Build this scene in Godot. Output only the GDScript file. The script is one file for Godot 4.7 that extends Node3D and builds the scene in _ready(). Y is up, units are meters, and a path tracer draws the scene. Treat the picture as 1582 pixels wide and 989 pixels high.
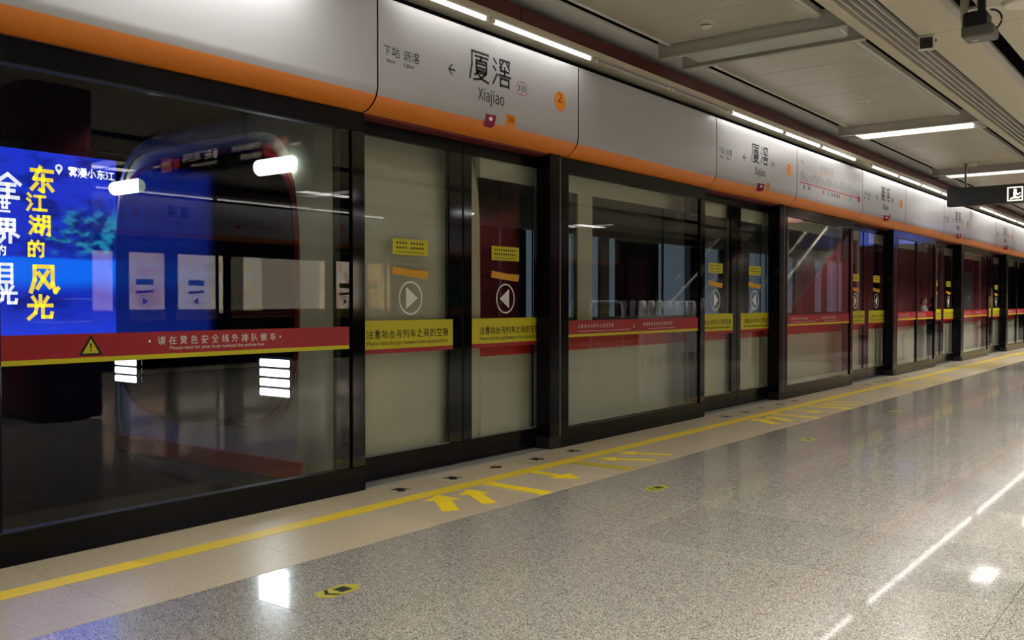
extends Node3D
# A metro platform with full-height screen doors. Metres, y up. The camera stands at x 0, z 0; the near screen-door plane is x = XP and runs along -z; the far one is x = XQ.
const XP := -4.4
const XQ := 6.8
const PITCH := 4.865
const DOOR0 := -4.14
const QDOOR0 := -11.0
const ORD := ["nearest", "second", "third", "fourth", "fifth", "sixth", "seventh", "eighth", "ninth", "tenth", "eleventh", "twelfth", "thirteenth", "fourteenth", "fifteenth"]
var M := {}
var fonts := {}
var G := {}

# ---------------------------------------------------------------- nodes and metas
func tag(o: Node3D, label: String, category: String, group := "", kind := "") -> Node3D:
	if label: o.set_meta("label", label)
	if category: o.set_meta("category", category)
	if group: o.set_meta("group", group)
	if kind: o.set_meta("kind", kind)
	return o

func numbered(called: String) -> String:
	var used: int = G.get(called, 0)
	G[called] = used + 1
	return called if used == 0 else "%s_%03d" % [called, used]

func thing(called: String, label: String, category: String, at := Vector3.ZERO, turn := 0.0, group := "", kind := "") -> Node3D:
	var o := Node3D.new()
	o.name = numbered(called)
	add_child(o)
	o.position = at
	o.rotation.y = turn
	return tag(o, label, category, group, kind)

func structure(called: String, label: String) -> Node3D:
	return thing(called, label, "", Vector3.ZERO, 0.0, "", "structure")

func part(called: String, st, m: Material, parent: Node3D, at := Vector3.ZERO, label := "") -> MeshInstance3D:
	var o := MeshInstance3D.new()
	if st is SurfaceTool:
		o.mesh = st.commit()
	else:
		o.mesh = st
	o.material_override = m
	var n := 0
	var nm := called
	while parent.has_node(nm):
		n += 1
		nm = "%s_%03d" % [called, n]
	o.name = nm
	parent.add_child(o)
	o.position = at
	if label: o.set_meta("label", label)
	return o

func copy(o: Node3D, called: String, label: String, at: Vector3, turn := 0.0) -> Node3D:
	var c: Node3D = o.duplicate()
	c.name = numbered(called)
	add_child(c)
	c.position = at
	c.rotation.y = turn
	c.set_meta("label", label)
	return c

# ---------------------------------------------------------------- shapes
func begin() -> SurfaceTool:
	var st := SurfaceTool.new()
	st.begin(Mesh.PRIMITIVE_TRIANGLES)
	return st

func tri(st: SurfaceTool, a: Vector3, b: Vector3, c: Vector3) -> void:
	var n := (c - a).cross(b - a).normalized()
	for p in [a, b, c]:
		st.set_normal(n)
		st.add_vertex(p)

func quad(st: SurfaceTool, a: Vector3, b: Vector3, c: Vector3, d: Vector3) -> void:
	tri(st, a, b, c)
	tri(st, a, c, d)

func box(st: SurfaceTool, lo: Vector3, hi: Vector3, bevel := 0.0) -> void:
	var c := (lo + hi) / 2.0
	var h := (hi - lo).abs() / 2.0
	var e: float = min(bevel, h.x * 0.8, h.y * 0.8, h.z * 0.8)
	for ax in 3:
		for s in [-1.0, 1.0]:
			var n := Vector3.ZERO
			n[ax] = s
			var u := Vector3.ZERO
			u[(ax + 1) % 3] = h[(ax + 1) % 3] - e
			var v := Vector3.ZERO
			v[(ax + 2) % 3] = h[(ax + 2) % 3] - e
			if s < 0.0: u = -u
			var f := c + n * h[ax]
			quad(st, f - u - v, f - u + v, f + u + v, f + u - v)
	if e <= 0.0: return
	for ax in 3:
		var b1 := (ax + 1) % 3
		var b2 := (ax + 2) % 3
		for s in [-1.0, 1.0]:
			for t in [-1.0, 1.0]:
				var along := Vector3.ZERO
				along[ax] = h[ax] - e
				var p := Vector3.ZERO
				p[b1] = s * h[b1]
				p[b2] = t * (h[b2] - e)
				var q := Vector3.ZERO
				q[b1] = s * (h[b1] - e)
				q[b2] = t * h[b2]
				if s * t > 0.0: quad(st, c + p - along, c + p + along, c + q + along, c + q - along)
				else: quad(st, c + p + along, c + p - along, c + q - along, c + q + along)
	for sx in [-1.0, 1.0]:
		for sy in [-1.0, 1.0]:
			for sz in [-1.0, 1.0]:
				var a := c + Vector3(sx * h.x, sy * (h.y - e), sz * (h.z - e))
				var b := c + Vector3(sx * (h.x - e), sy * h.y, sz * (h.z - e))
				var d := c + Vector3(sx * (h.x - e), sy * (h.y - e), sz * h.z)
				if sx * sy * sz > 0.0: tri(st, a, d, b)
				else: tri(st, a, b, d)

func boxed(lo: Vector3, hi: Vector3, bevel := 0.0) -> SurfaceTool:
	var st := begin()
	box(st, lo, hi, bevel)
	return st

# a closed outline in the x-y plane, swept from z0 to z1 (a step of smooth normals is not needed: the arcs are fine)
func sweep_z(st: SurfaceTool, outline: PackedVector2Array, z0: float, z1: float) -> void:
	for i in outline.size():
		var p := outline[i]
		var q := outline[(i + 1) % outline.size()]
		quad(st, Vector3(p.x, p.y, z0), Vector3(q.x, q.y, z0), Vector3(q.x, q.y, z1), Vector3(p.x, p.y, z1))
	var t := Geometry2D.triangulate_polygon(outline)
	for k in range(0, t.size(), 3):
		for z in [z0, z1]:
			tri(st, Vector3(outline[t[k]].x, outline[t[k]].y, z), Vector3(outline[t[k + 1]].x, outline[t[k + 1]].y, z), Vector3(outline[t[k + 2]].x, outline[t[k + 2]].y, z))

# a flat outline given on any plane: o + right * x + up * y, with a small thickness towards the viewer
func slab(st: SurfaceTool, outline: PackedVector2Array, o: Vector3, right: Vector3, up: Vector3, thick := 0.001) -> void:
	var n := right.cross(up) * thick
	var t := Geometry2D.triangulate_polygon(outline)
	for k in range(0, t.size(), 3):
		var p := []
		for j in 3:
			var v := outline[t[k + j]]
			p.append(o + right * v.x + up * v.y + n)
		if (p[2] - p[0]).cross(p[1] - p[0]).dot(n) < 0.0: tri(st, p[0], p[2], p[1])
		else: tri(st, p[0], p[1], p[2])
	for i in outline.size():
		var a := outline[i]
		var b := outline[(i + 1) % outline.size()]
		var pa := o + right * a.x + up * a.y
		var pb := o + right * b.x + up * b.y
		quad(st, pa, pb, pb + n, pa + n)

func disc(r: float, seg := 28, rin := 0.0, squash := 1.0) -> PackedVector2Array:
	var o := PackedVector2Array()
	for i in seg:
		o.append(Vector2(cos(TAU * i / seg), sin(TAU * i / seg) * squash) * r)
	return o

func ring(st: SurfaceTool, o: Vector3, right: Vector3, up: Vector3, r0: float, r1: float, seg := 36) -> void:
	for i in seg:
		var a := TAU * i / seg
		var b := TAU * (i + 1) / seg
		var da := right * cos(a) + up * sin(a)
		var db := right * cos(b) + up * sin(b)
		quad(st, o + da * r0, o + da * r1, o + db * r1, o + db * r0)

func rect2(x0: float, y0: float, x1: float, y1: float) -> PackedVector2Array:
	return PackedVector2Array([Vector2(x0, y0), Vector2(x1, y0), Vector2(x1, y1), Vector2(x0, y1)])

func tube(st: SurfaceTool, pts: Array, r: float, seg := 10, caps := true) -> void:
	var rings := []
	for i in pts.size():
		var d: Vector3 = (pts[min(i + 1, pts.size() - 1)] - pts[max(i - 1, 0)]).normalized()
		var side := d.cross(Vector3.UP)
		if side.length() < 0.01: side = d.cross(Vector3.RIGHT)
		side = side.normalized()
		var other := side.cross(d)
		var rr := []
		for k in seg:
			rr.append([pts[i], side * cos(TAU * k / seg) + other * sin(TAU * k / seg)])
		rings.append(rr)
	for i in pts.size() - 1:
		for k in seg:
			var q := [rings[i][k], rings[i][(k + 1) % seg], rings[i + 1][(k + 1) % seg], rings[i + 1][k]]
			for j in [0, 1, 2, 0, 2, 3]:
				st.set_normal(q[j][1])
				st.add_vertex(q[j][0] + q[j][1] * r)
	if caps:
		for e in [0, pts.size() - 1]:
			for k in seg:
				tri(st, pts[e], pts[e] + rings[e][k][1] * r, pts[e] + rings[e][(k + 1) % seg][1] * r)

# radius and height pairs, turned about a vertical axis through o
func lathe(st: SurfaceTool, o: Vector3, prof: Array, seg := 24) -> void:
	for i in prof.size() - 1:
		var p: Vector2 = prof[i]
		var q: Vector2 = prof[i + 1]
		for k in seg:
			var a := TAU * k / seg
			var b := TAU * (k + 1) / seg
			var da := Vector3(cos(a), 0, sin(a))
			var db := Vector3(cos(b), 0, sin(b))
			quad(st, o + da * p.x + Vector3.UP * p.y, o + db * p.x + Vector3.UP * p.y, o + db * q.x + Vector3.UP * q.y, o + da * q.x + Vector3.UP * q.y)

# ---------------------------------------------------------------- lettering
# Every sign's characters as pen strokes on a 30 x 30 grid (0-9, a-u), y down.
const WATER := "2367 1b5e 1s7i "
const STROKES := {
	"下": "14t4 e4et fcni", "站": "6175 17d7 3b5k ba9k 0nel k1kf k8t8 gfsfss gfgt grsr", "沥": WATER + "a4t4 b4bg8t edrdpsmr k8kfes",
	"滘": WATER + "c6c2s2r6 h4ca n4sa f9dd edrd k9ki aiui dldt dlrlrt dsrs", "厦": "32t2 323f0t 86s6 i6ga aaak aaqaqk adqd ahqh akqk ek8p cmpmgs6u bnkstu",
	"请": "3265 1b6b6qam c4t4 d8s8 bcuc k1kc egeocu egrgrtot ekrk eoro", "在": "27t7 d19c1k 7e7u chsh kbks asus", "黄": "44q4 a1a9 k1k9 19t9 6d6o 6dodoo 6ioi 6ooo f9fo ap3u kpru",
	"色": "b13a 94l4ia 5apapj fafj 5jpj 5a5r8tqtso", "安": "e0g4 3935r5q9 1gtg c87lmu kgep3u", "全": "f11c f1tc 7dnd 8kmk fdfs 3srs", "线": "8139892iag 1qan d9r7 cgtd i1kgstuo rhdt n2q4",
	"外": "812e 76f6ak1t 5c9g k1ku kbsh", "排": "18b8 616s3r 1kbg h1hu c7h7 cehe bmhl m1mu m7t7 mete mlul", "队": "323u 32a27abg8k5j k2jeat jctt",
	"候": "711d 585u a7an d3p3p9 c9t9 gadh fere cktk kejlbu kltu", "车": "36r6 d16frf 1mtm gagu", "注": WATER + "i1l4 b8t8 chsh 9sus k8ks",
	"意": "f0f3 53p3 a4c8 k4i8 19t9 7c7k 7cncnk 7gng 7knk 5n2s anasdumumq fmip pmtr", "台": "d14dpb j5sf 6i6u 6ioiou 6sos", "与": "917f 96q6 7ereosir 1kmk",
	"列": "14h4 741g 6afaam1u 5e9j l5lm s1stos", "之": "e0h4 49o97o 1t7mestt", "间": "4175 373u a3r3rtns 9b9o 9blblo 9hlh 9olo", "的": "8166 363s 36c6cs 3gcg 3rcr j1fb i6s6rrnt jdmi",
	"空": "f0f3 2824s4r8 b64e j6qd 6hoh fhfs 2sss", "隙": "323u 32a27abg8k5j k1k9 f3d8 p3s8 fbfk fbqbqk ffqf fkqk kkkuit fncs pnts",
	"雾": "42q2 2925s5r9 f2fe 68b8 6bbb j8o8 jbob de5m bgmg6o airo 6ooomu fl8u", "漫": WATER + "c2ca c2q2qa c6q6 caqa adsdsj adaj ajsj gdgj mdmj bmpmau dmsu",
	"小": "f1fsbq 8a2m masm", "东": "35r5 d16fqf gagtcr 9k3r lkrr", "江": WATER + "c6s6 k6kr arur", "湖": WATER + "97i7 d2de 9f9p 9fhfhp 9php l2liit l2t2ttqs l9t9 lgtg",
	"风": "525g1t 52o2okrtup j78p 99lo", "光": "f1fc 63a9 o3k9 1dtd bd9m1t idirsrtm", "世": "1ata 626rsr f1fk n1nk fknk", "界": "616e 61o1oe 6eoe 67o7 f1fe fe1m fetm bkbo6u jkju",
	"目": "616u 61o1ou 6aoa 6joj 6sos", "番": "m164 86a9 m5j9 1btb f3fi db2j hbsj 7j7u 7jnjnu 7ono 7tnt fjft", "禺": "727d 72n2nd 77n7 7dnd f2fp 3h3u 3hrhrtot 9pjo iklq",
	"广": "f0g4 45s5 454h0u", "场": "1aba 626o 0qcm d3q3fdsdqtms idcl oder", "方": "e0g4 17t7 b7ag2t beoemshr", "向": "e0b6 363u 36r6rtns acam ackckm alkl",
	"号": "717b 71n1nb 7bnb 1ftf af8lollugs", "机": "19d9 717u 7a1m 7dci h3hhdt h3q3qrtrum", "北": "b2bs 2bbb 1pbk j2jrsrtk jfs9", "天": "44q4 1dtd f4ef2u fdsu",
	"河": WATER + "a4u4 p4ptls cbcl cbjbjl ckjk", "客": "f0f3 2824s4r8 c85g bala2m acsl 8l8u 8lmlmu 8tmt", "运": "c4q4 9btb ibclqk mgrn 3366 1d6d6o1t 6pcttt",
	"朋": "323g1t 32c2ctat 3aca 3ici i2igft i2s2stqt iasa iisi", "友": "18t8 c1af1t aepe6u cgsu",
}

func glyphs(st: SurfaceTool, text: String, at: Vector3, right: Vector3, up: Vector3, size: float, pen := 0.09, gap := 0.12, down := false, wide := 1.0) -> void:
	var w := size * pen * 0.5
	for ch in text:
		for stroke in (STROKES.get(ch, "") as String).split(" ", false):
			for i in range(0, stroke.length() - 3, 2):
				var a := Vector2(digit(stroke[i]), digit(stroke[i + 1]))
				var b := Vector2(digit(stroke[i + 2]), digit(stroke[i + 3]))
				var d := (b - a).normalized()
				var pa := a * size / 30.0 - d * w * 0.8
				var pb := b * size / 30.0 + d * w * 0.8
				var n := Vector2(-d.y, d.x) * w
				var q := []
				for v in [pa + n, pb + n, pb - n, pa - n]:
					q.append(at + right * v.x * wide + up * (size - v.y))
				quad(st, q[0], q[1], q[2], q[3])
		if down: at -= up * size * (1.0 + gap)
		else: at += right * size * wide * (1.0 + gap)

func digit(c: String) -> float:
	return "0123456789abcdefghijklmnopqrstu".find(c)

func latin(st: SurfaceTool, text: String, at: Vector3, right: Vector3, up: Vector3, height: float, width := 0.0, face := "Droid Sans") -> void:
	if not fonts.has(face):
		var f := SystemFont.new()
		f.font_names = PackedStringArray([face])
		fonts[face] = f
	var t := TextMesh.new()
	t.font = fonts[face]
	t.font_size = 48
	t.pixel_size = 0.01
	t.depth = 0.004
	t.text = text
	t.horizontal_alignment = HORIZONTAL_ALIGNMENT_LEFT
	var bb := t.get_aabb()
	var cap := 0.343
	var sy := height / cap
	var sx := sy if width <= 0.0 else width / bb.size.x
	var b := Basis(right * sx, up * sy, right.cross(up) * 0.2)
	var arr := t.surface_get_arrays(0)
	var vs: PackedVector3Array = arr[Mesh.ARRAY_VERTEX]
	var ns: PackedVector3Array = arr[Mesh.ARRAY_NORMAL]
	var o := at - b * Vector3(bb.position.x, base_of(t), 0)
	for i in (arr[Mesh.ARRAY_INDEX] as PackedInt32Array):
		st.set_normal((b * ns[i]).normalized())
		st.add_vertex(o + b * vs[i])

func base_of(t: TextMesh) -> float:
	if not G.has("base"):
		var x := TextMesh.new()
		x.font = t.font
		x.font_size = 48
		x.pixel_size = 0.01
		x.text = "x"
		G["base"] = x.get_aabb().position.y
	return G["base"]

# ---------------------------------------------------------------- materials
func mat(key: String, c: Color, rough := 0.6, metal := 0.0) -> StandardMaterial3D:
	var m := StandardMaterial3D.new()
	m.resource_name = key
	m.albedo_color = c
	m.roughness = rough
	m.metallic = metal
	M[key] = m
	return m

func glow(key: String, c: Color, energy: float) -> StandardMaterial3D:
	var m := mat(key, Color(0.8, 0.8, 0.8), 0.4)
	m.emission_enabled = true
	m.emission = c
	m.emission_energy_multiplier = energy
	return m

func pane(key: String, c: Color, alpha: float) -> StandardMaterial3D:
	var m := mat(key, Color(c.r, c.g, c.b, alpha), 0.0)
	m.transparency = BaseMaterial3D.TRANSPARENCY_ALPHA
	return m

func noise(kind: int, freq: float, sd: int, octaves := 1) -> FastNoiseLite:
	var n := FastNoiseLite.new()
	n.noise_type = kind
	n.frequency = freq
	n.seed = sd
	n.fractal_type = FastNoiseLite.FRACTAL_NONE if octaves == 1 else FastNoiseLite.FRACTAL_FBM
	n.fractal_octaves = octaves
	return n

func ramped(n: FastNoiseLite, side: int, stops: Array, cols: Array) -> ImageTexture:
	var im := n.get_seamless_image(side, side)
	var g := Gradient.new()
	g.offsets = PackedFloat32Array(stops)
	g.colors = PackedColorArray(cols)
	var lut := []
	for i in 256:
		var c := g.sample(i / 255.0)
		lut.append([int(c.r * 255), int(c.g * 255), int(c.b * 255)])
	var src := im.get_data()
	var out := PackedByteArray()
	out.resize(side * side * 3)
	for i in side * side:
		var c: Array = lut[src[i]]
		out[i * 3] = c[0]
		out[i * 3 + 1] = c[1]
		out[i * 3 + 2] = c[2]
	return ImageTexture.create_from_image(Image.create_from_data(side, side, false, Image.FORMAT_RGB8, out))

func world_tex(m: StandardMaterial3D, t: Texture2D, per_metre: float) -> void:
	m.albedo_texture = t
	m.uv1_triplanar = true
	m.uv1_world_triplanar = true
	m.uv1_scale = Vector3.ONE * per_metre

func make_materials() -> void:
	# polished granite paving: fine grey, brown and cream grains over slow patches
	var cell := noise(FastNoiseLite.TYPE_CELLULAR, 0.16, 5)
	cell.cellular_return_type = FastNoiseLite.RETURN_CELL_VALUE
	var grain := ramped(cell, 1024, [0.0, 0.18, 0.42, 0.62, 0.85, 1.0], [Color(0.38, 0.35, 0.33), Color(0.54, 0.51, 0.48), Color(0.64, 0.61, 0.58), Color(0.72, 0.69, 0.65), Color(0.80, 0.77, 0.73), Color(0.89, 0.87, 0.83)])
	var wear := NoiseTexture2D.new()
	wear.noise = noise(FastNoiseLite.TYPE_SIMPLEX, 0.012, 9, 4)
	wear.seamless = true
	wear.width = 512
	wear.height = 512
	var ramp := Gradient.new()
	ramp.offsets = PackedFloat32Array([0.0, 1.0])
	ramp.colors = PackedColorArray([Color(0.34, 0.34, 0.34), Color(0.52, 0.52, 0.52)])
	wear.color_ramp = ramp
	for v in 3:
		var m := mat("granite_%d" % v, [Color(0.83, 0.845, 0.84), Color(0.80, 0.815, 0.81), Color(0.85, 0.86, 0.85)][v], 0.5)
		world_tex(m, grain, 1.55)
		m.roughness_texture = wear
		m.roughness_texture_channel = BaseMaterial3D.TEXTURE_CHANNEL_RED
		m.clearcoat_enabled = true
		m.clearcoat = 0.4
		m.clearcoat_roughness = 0.045
	var fine := noise(FastNoiseLite.TYPE_CELLULAR, 0.22, 15)
	fine.cellular_return_type = FastNoiseLite.RETURN_CELL_VALUE
	var sand := ramped(fine, 512, [0.0, 0.04, 0.12, 0.6, 1.0], [Color(0.45, 0.40, 0.35), Color(0.62, 0.57, 0.51), Color(0.73, 0.68, 0.61), Color(0.76, 0.71, 0.64), Color(0.80, 0.76, 0.69)])
	for v in 2:
		var m := mat("beige_stone_%d" % v, [Color(0.93, 0.92, 0.86), Color(0.89, 0.88, 0.83)][v], 0.36)
		world_tex(m, sand, 2.4)
	mat("grout", Color(0.24, 0.23, 0.22), 0.9)
	mat("black_frame", Color(0.045, 0.05, 0.065), 0.16).metallic_specular = 0.3
	mat("black_glass", Color(0.02, 0.024, 0.03), 0.06)
	mat("rubber", Color(0.02, 0.02, 0.02), 0.7)
	pane("platform_glass", Color(0.03, 0.045, 0.045), 0.10).metallic_specular = 0.39
	pane("edge_glass", Color(0.02, 0.03, 0.035), 0.62)
	pane("train_glass", Color(0.02, 0.03, 0.04), 0.22).metallic_specular = 0.36
	mat("header_white", Color(0.69, 0.69, 0.70), 0.3, 0.0)
	mat("orange", Color(0.88, 0.50, 0.14), 0.45)
	mat("maroon_joint", Color(0.40, 0.07, 0.08), 0.5)
	mat("ink", Color(0.06, 0.065, 0.075), 0.6)
	mat("red_ink", Color(0.72, 0.16, 0.16), 0.6)
	mat("orange_disc", Color(0.88, 0.53, 0.12), 0.5)
	mat("purple", Color(0.52, 0.07, 0.22), 0.35)
	mat("brown_ink", Color(0.36, 0.14, 0.03), 0.6)
	mat("white_print", Color(0.86, 0.86, 0.84), 0.5)
	mat("band_red", Color(0.62, 0.06, 0.13), 0.4)
	mat("band_yellow", Color(0.78, 0.75, 0.05), 0.45)
	mat("line_yellow", Color(0.92, 0.80, 0.13), 0.4)
	mat("worn_yellow", Color(0.84, 0.73, 0.19), 0.42)
	mat("olive_yellow", Color(0.66, 0.60, 0.13), 0.5)
	mat("olive_sticker", Color(0.62, 0.60, 0.16), 0.5)
	mat("arrow_black", Color(0.05, 0.055, 0.055), 0.5)
	mat("sill_steel", Color(0.62, 0.61, 0.58), 0.4, 0.2)
	mat("steel", Color(0.66, 0.66, 0.66), 0.22, 1.0)
	mat("ceiling_metal", Color(0.76, 0.735, 0.68), 0.34, 0.2)
	mat("ceiling_beam", Color(0.73, 0.71, 0.67), 0.5)
	mat("ceiling_beige", Color(0.76, 0.725, 0.64), 0.5)
	mat("ceiling_white", Color(0.85, 0.845, 0.82), 0.45)
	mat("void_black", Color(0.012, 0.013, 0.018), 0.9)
	mat("burgundy", Color(0.33, 0.085, 0.09), 0.35)
	mat("burgundy_wall", Color(0.56, 0.27, 0.30), 0.25)
	mat("barrier_steel", Color(0.78, 0.78, 0.78), 0.35, 0.4)
	mat("cabinet_red", Color(0.20, 0.04, 0.06), 0.4)
	mat("door_grey", Color(0.45, 0.45, 0.45), 0.4)
	mat("cream", Color(0.80, 0.77, 0.69), 0.5)
	mat("plastic_white", Color(0.84, 0.82, 0.76), 0.45)
	mat("sign_grey", Color(0.13, 0.145, 0.15), 0.35)
	mat("dark_plastic", Color(0.05, 0.05, 0.055), 0.5)
	mat("grey_case", Color(0.38, 0.38, 0.36), 0.4)
	mat("tunnel", Color(0.11, 0.11, 0.12), 0.9)
	mat("train_white", Color(0.79, 0.81, 0.71), 0.3)
	mat("train_red", Color(0.82, 0.20, 0.13), 0.35)
	mat("train_grey", Color(0.25, 0.25, 0.26), 0.6)
	mat("train_floor", Color(0.2, 0.2, 0.22), 0.6)
	glow("fill_downlight", Color(1.0, 0.97, 0.92), 0.6)  # glow of the added fill downlights
	glow("tube_lit", Color(1.0, 0.985, 0.955), 1.7)
	glow("diffuser_lit", Color(1.0, 0.985, 0.95), 0.9)
	mat("tube_off", Color(0.66, 0.64, 0.62), 0.3)
	mat("diffuser_off", Color(0.72, 0.74, 0.70), 0.4)
	glow("headlight", Color(0.95, 1.0, 1.0), 1.5)
	mat("mask_red", Color(0.42, 0.07, 0.07), 0.35)
	glow("sign_lit", Color(1.0, 0.93, 0.80), 0.95)
	glow("red_lit", Color(0.9, 0.05, 0.06), 0.6)
	glow("screen_blue", Color(0.25, 0.45, 1.0), 0.4)
	mat("ad_frame", Color(0.07, 0.07, 0.075), 0.4)

# a light box print that shines by its own picture
func lit_print(key: String, im: Image, energy: float) -> StandardMaterial3D:
	var m := mat(key, Color(0.1, 0.1, 0.1), 0.3)
	m.emission_enabled = true
	m.emission = Color.BLACK
	m.emission_operator = BaseMaterial3D.EMISSION_OP_ADD
	m.emission_texture = ImageTexture.create_from_image(im)
	m.emission_energy_multiplier = energy
	return m

func print_quad(lo: Vector3, across: Vector3, up: Vector3) -> SurfaceTool:
	var st := begin()
	var n := across.cross(up).normalized()
	for c in [[0, 0], [0, 1], [1, 1], [0, 0], [1, 1], [1, 0]]:
		st.set_normal(n)
		st.set_uv(Vector2(c[0], 1 - c[1]))
		st.add_vertex(lo + across * c[0] + up * c[1])
	return st

func lamp(at: Vector3, size: Vector2, energy: float, c: Color, look: Vector3, called := "area") -> void:
	var l := AreaLight3D.new()
	l.name = numbered(called + "_glow")
	add_child(l)
	l.area_size = size
	l.light_energy = energy
	l.light_color = c
	l.area_range = 60.0
	l.shadow_enabled = true
	l.position = at
	l.look_at_from_position(at, at + look, Vector3.UP if absf(look.y) < 0.9 else Vector3.RIGHT)

# ================================================================ the scene
func _ready() -> void:
	var cam := Camera3D.new()
	cam.name = "camera"
	add_child(cam)
	cam.position = Vector3(0, 1.2, 0)
	cam.rotation = Vector3(-deg_to_rad(1.038), deg_to_rad(37.698), 0)
	cam.fov = 38.03
	cam.near = 0.05
	cam.far = 200.0
	cam.current = true
	var env := Environment.new()
	env.background_mode = Environment.BG_COLOR
	env.background_color = Color.BLACK
	env.tonemap_mode = Environment.TONE_MAPPER_LINEAR
	env.tonemap_exposure = 2.2
	env.sdfgi_enabled = true
	env.ssao_enabled = true
	env.ssil_enabled = true
	var we := WorldEnvironment.new()
	we.name = "world"
	we.environment = env
	add_child(we)
	make_materials()
	build_floor()
	build_shell()
	build_ceiling(false)
	build_ceiling(true)
	build_screens()
	build_tubes()
	build_track_side()
	build_train()
	build_floor_marks()
	build_ceiling_things()
	build_core()
	build_people()

# ---------------------------------------------------------------- floor
func build_floor() -> void:
	var f := structure("floor", "speckled grey granite platform floor with a beige stone edge strip")
	part("slab", boxed(Vector3(-4.56, -1.1, -75), Vector3(6.96, -0.022, 9)), M.grout, f)
	var rng := RandomNumberGenerator.new()
	rng.seed = 3
	var w := 0.8985
	var tile := boxed(Vector3(0, -0.021, 0), Vector3(w - 0.0026, 0, 0.8974), 0.0008).commit()
	for i in 4:
		for j in 36:
			part("tile", tile, M["granite_%d" % (rng.randi() % 3)], f, Vector3(-3.377 + i * w, 0, -1.427 - 0.9 * j))
	var far := begin()
	box(far, Vector3(-3.377, -0.021, -75), Vector3(0.214, 0, -32.93))
	box(far, Vector3(0.22, -0.021, -75), Vector3(5.777, 0, 9))
	box(far, Vector3(-3.377, -0.021, -0.53), Vector3(0.214, 0, 9))
	part("plain_paving", far, M.granite_0, f)
	var edge := boxed(Vector3(0, -0.021, 0), Vector3(0.997, 0, 0.8988), 0.0006).commit()
	for j in 34:
		part("edge_tile", edge, M["beige_stone_%d" % (rng.randi() % 2)], f, Vector3(-4.38, 0, -1.95 - 0.9 * (j - 1)))
	var rest := begin()
	box(rest, Vector3(-4.38, -0.021, -75), Vector3(-3.383, 0, -31.66))
	box(rest, Vector3(-4.38, -0.021, -0.15), Vector3(-3.383, 0, 9))
	box(rest, Vector3(5.783, -0.021, -75), Vector3(6.78, 0, 9))
	part("edge_strip", rest, M.beige_stone_0, f)
	for k in 7:
		var z := DOOR0 - PITCH * k
		var t := thing("door_sill", "grooved steel threshold under the %s pair of screen doors" % ORD[k], "threshold", Vector3(XP, 0, z), 0, "steel door sills")
		var st := begin()
		box(st, Vector3(-0.155, -0.02, -2.17), Vector3(0.014, 0.006, 0), 0.002)
		part("plate", st, M.sill_steel, t)
		st = begin()
		for x in [-0.025, -0.065, -0.105]:
			box(st, Vector3(x - 0.005, 0.004, -2.17), Vector3(x, 0.0075, 0))
		part("groove", st, M.rubber, t)

func build_shell() -> void:
	for s in [0, 1]:
		var side: String = ["near", "opposite"][s]
		var w := structure(["wall_track", "wall_opposite_track"][s], "dark tunnel wall behind the %s track" % side)
		var bed := structure("floor_trackbed", "concrete trackbed of the %s track" % side)
		var bulk := structure("wall_bulkhead", "black bulkhead closing off light above the %s row of screen headers" % side)
		var x: float = [-8.52, 10.92][s]
		var dir: float = [-1.0, 1.0][s]
		part("wall_face", boxed(Vector3(x, -2.2, -75), Vector3(x + 0.3 * dir, 5.0, 9)), M.tunnel, w)
		var a: float = [XP, XQ][s]
		part("trackbed", boxed(Vector3(x, -2.3, -75), Vector3(a + 0.17 * dir, -1.9, 9)), M.tunnel, bed)
		for r in [-0.72, 0.72]:
			part("rail", boxed(Vector3(a + dir * 1.6 + r - 0.035, -1.9, -75), Vector3(a + dir * 1.6 + r + 0.035, -1.75, 9)), M.steel, bed)
		part("bulkhead", boxed(Vector3(a + dir * 0.025, 2.46, -75), Vector3(a + dir * 0.10, 4.89, 9)), M.void_black, bulk)  # mostly hidden wall, placed to keep platform light off the track
	var e := structure("wall_end", "dark walls closing both ends of the station box")
	part("wall_face", boxed(Vector3(-9, -2.3, -75.3), Vector3(11.4, 5.2, -75)), M.tunnel, e)
	part("wall_face", boxed(Vector3(-9, -2.3, 9), Vector3(11.4, 5.2, 9.3)), M.tunnel, e)
	var c := structure("ceiling_slab", "black structural soffit above the suspended ceiling")
	part("soffit", boxed(Vector3(-9, 4.9, -75), Vector3(11.4, 5.2, 9)), M.void_black, c)

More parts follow.
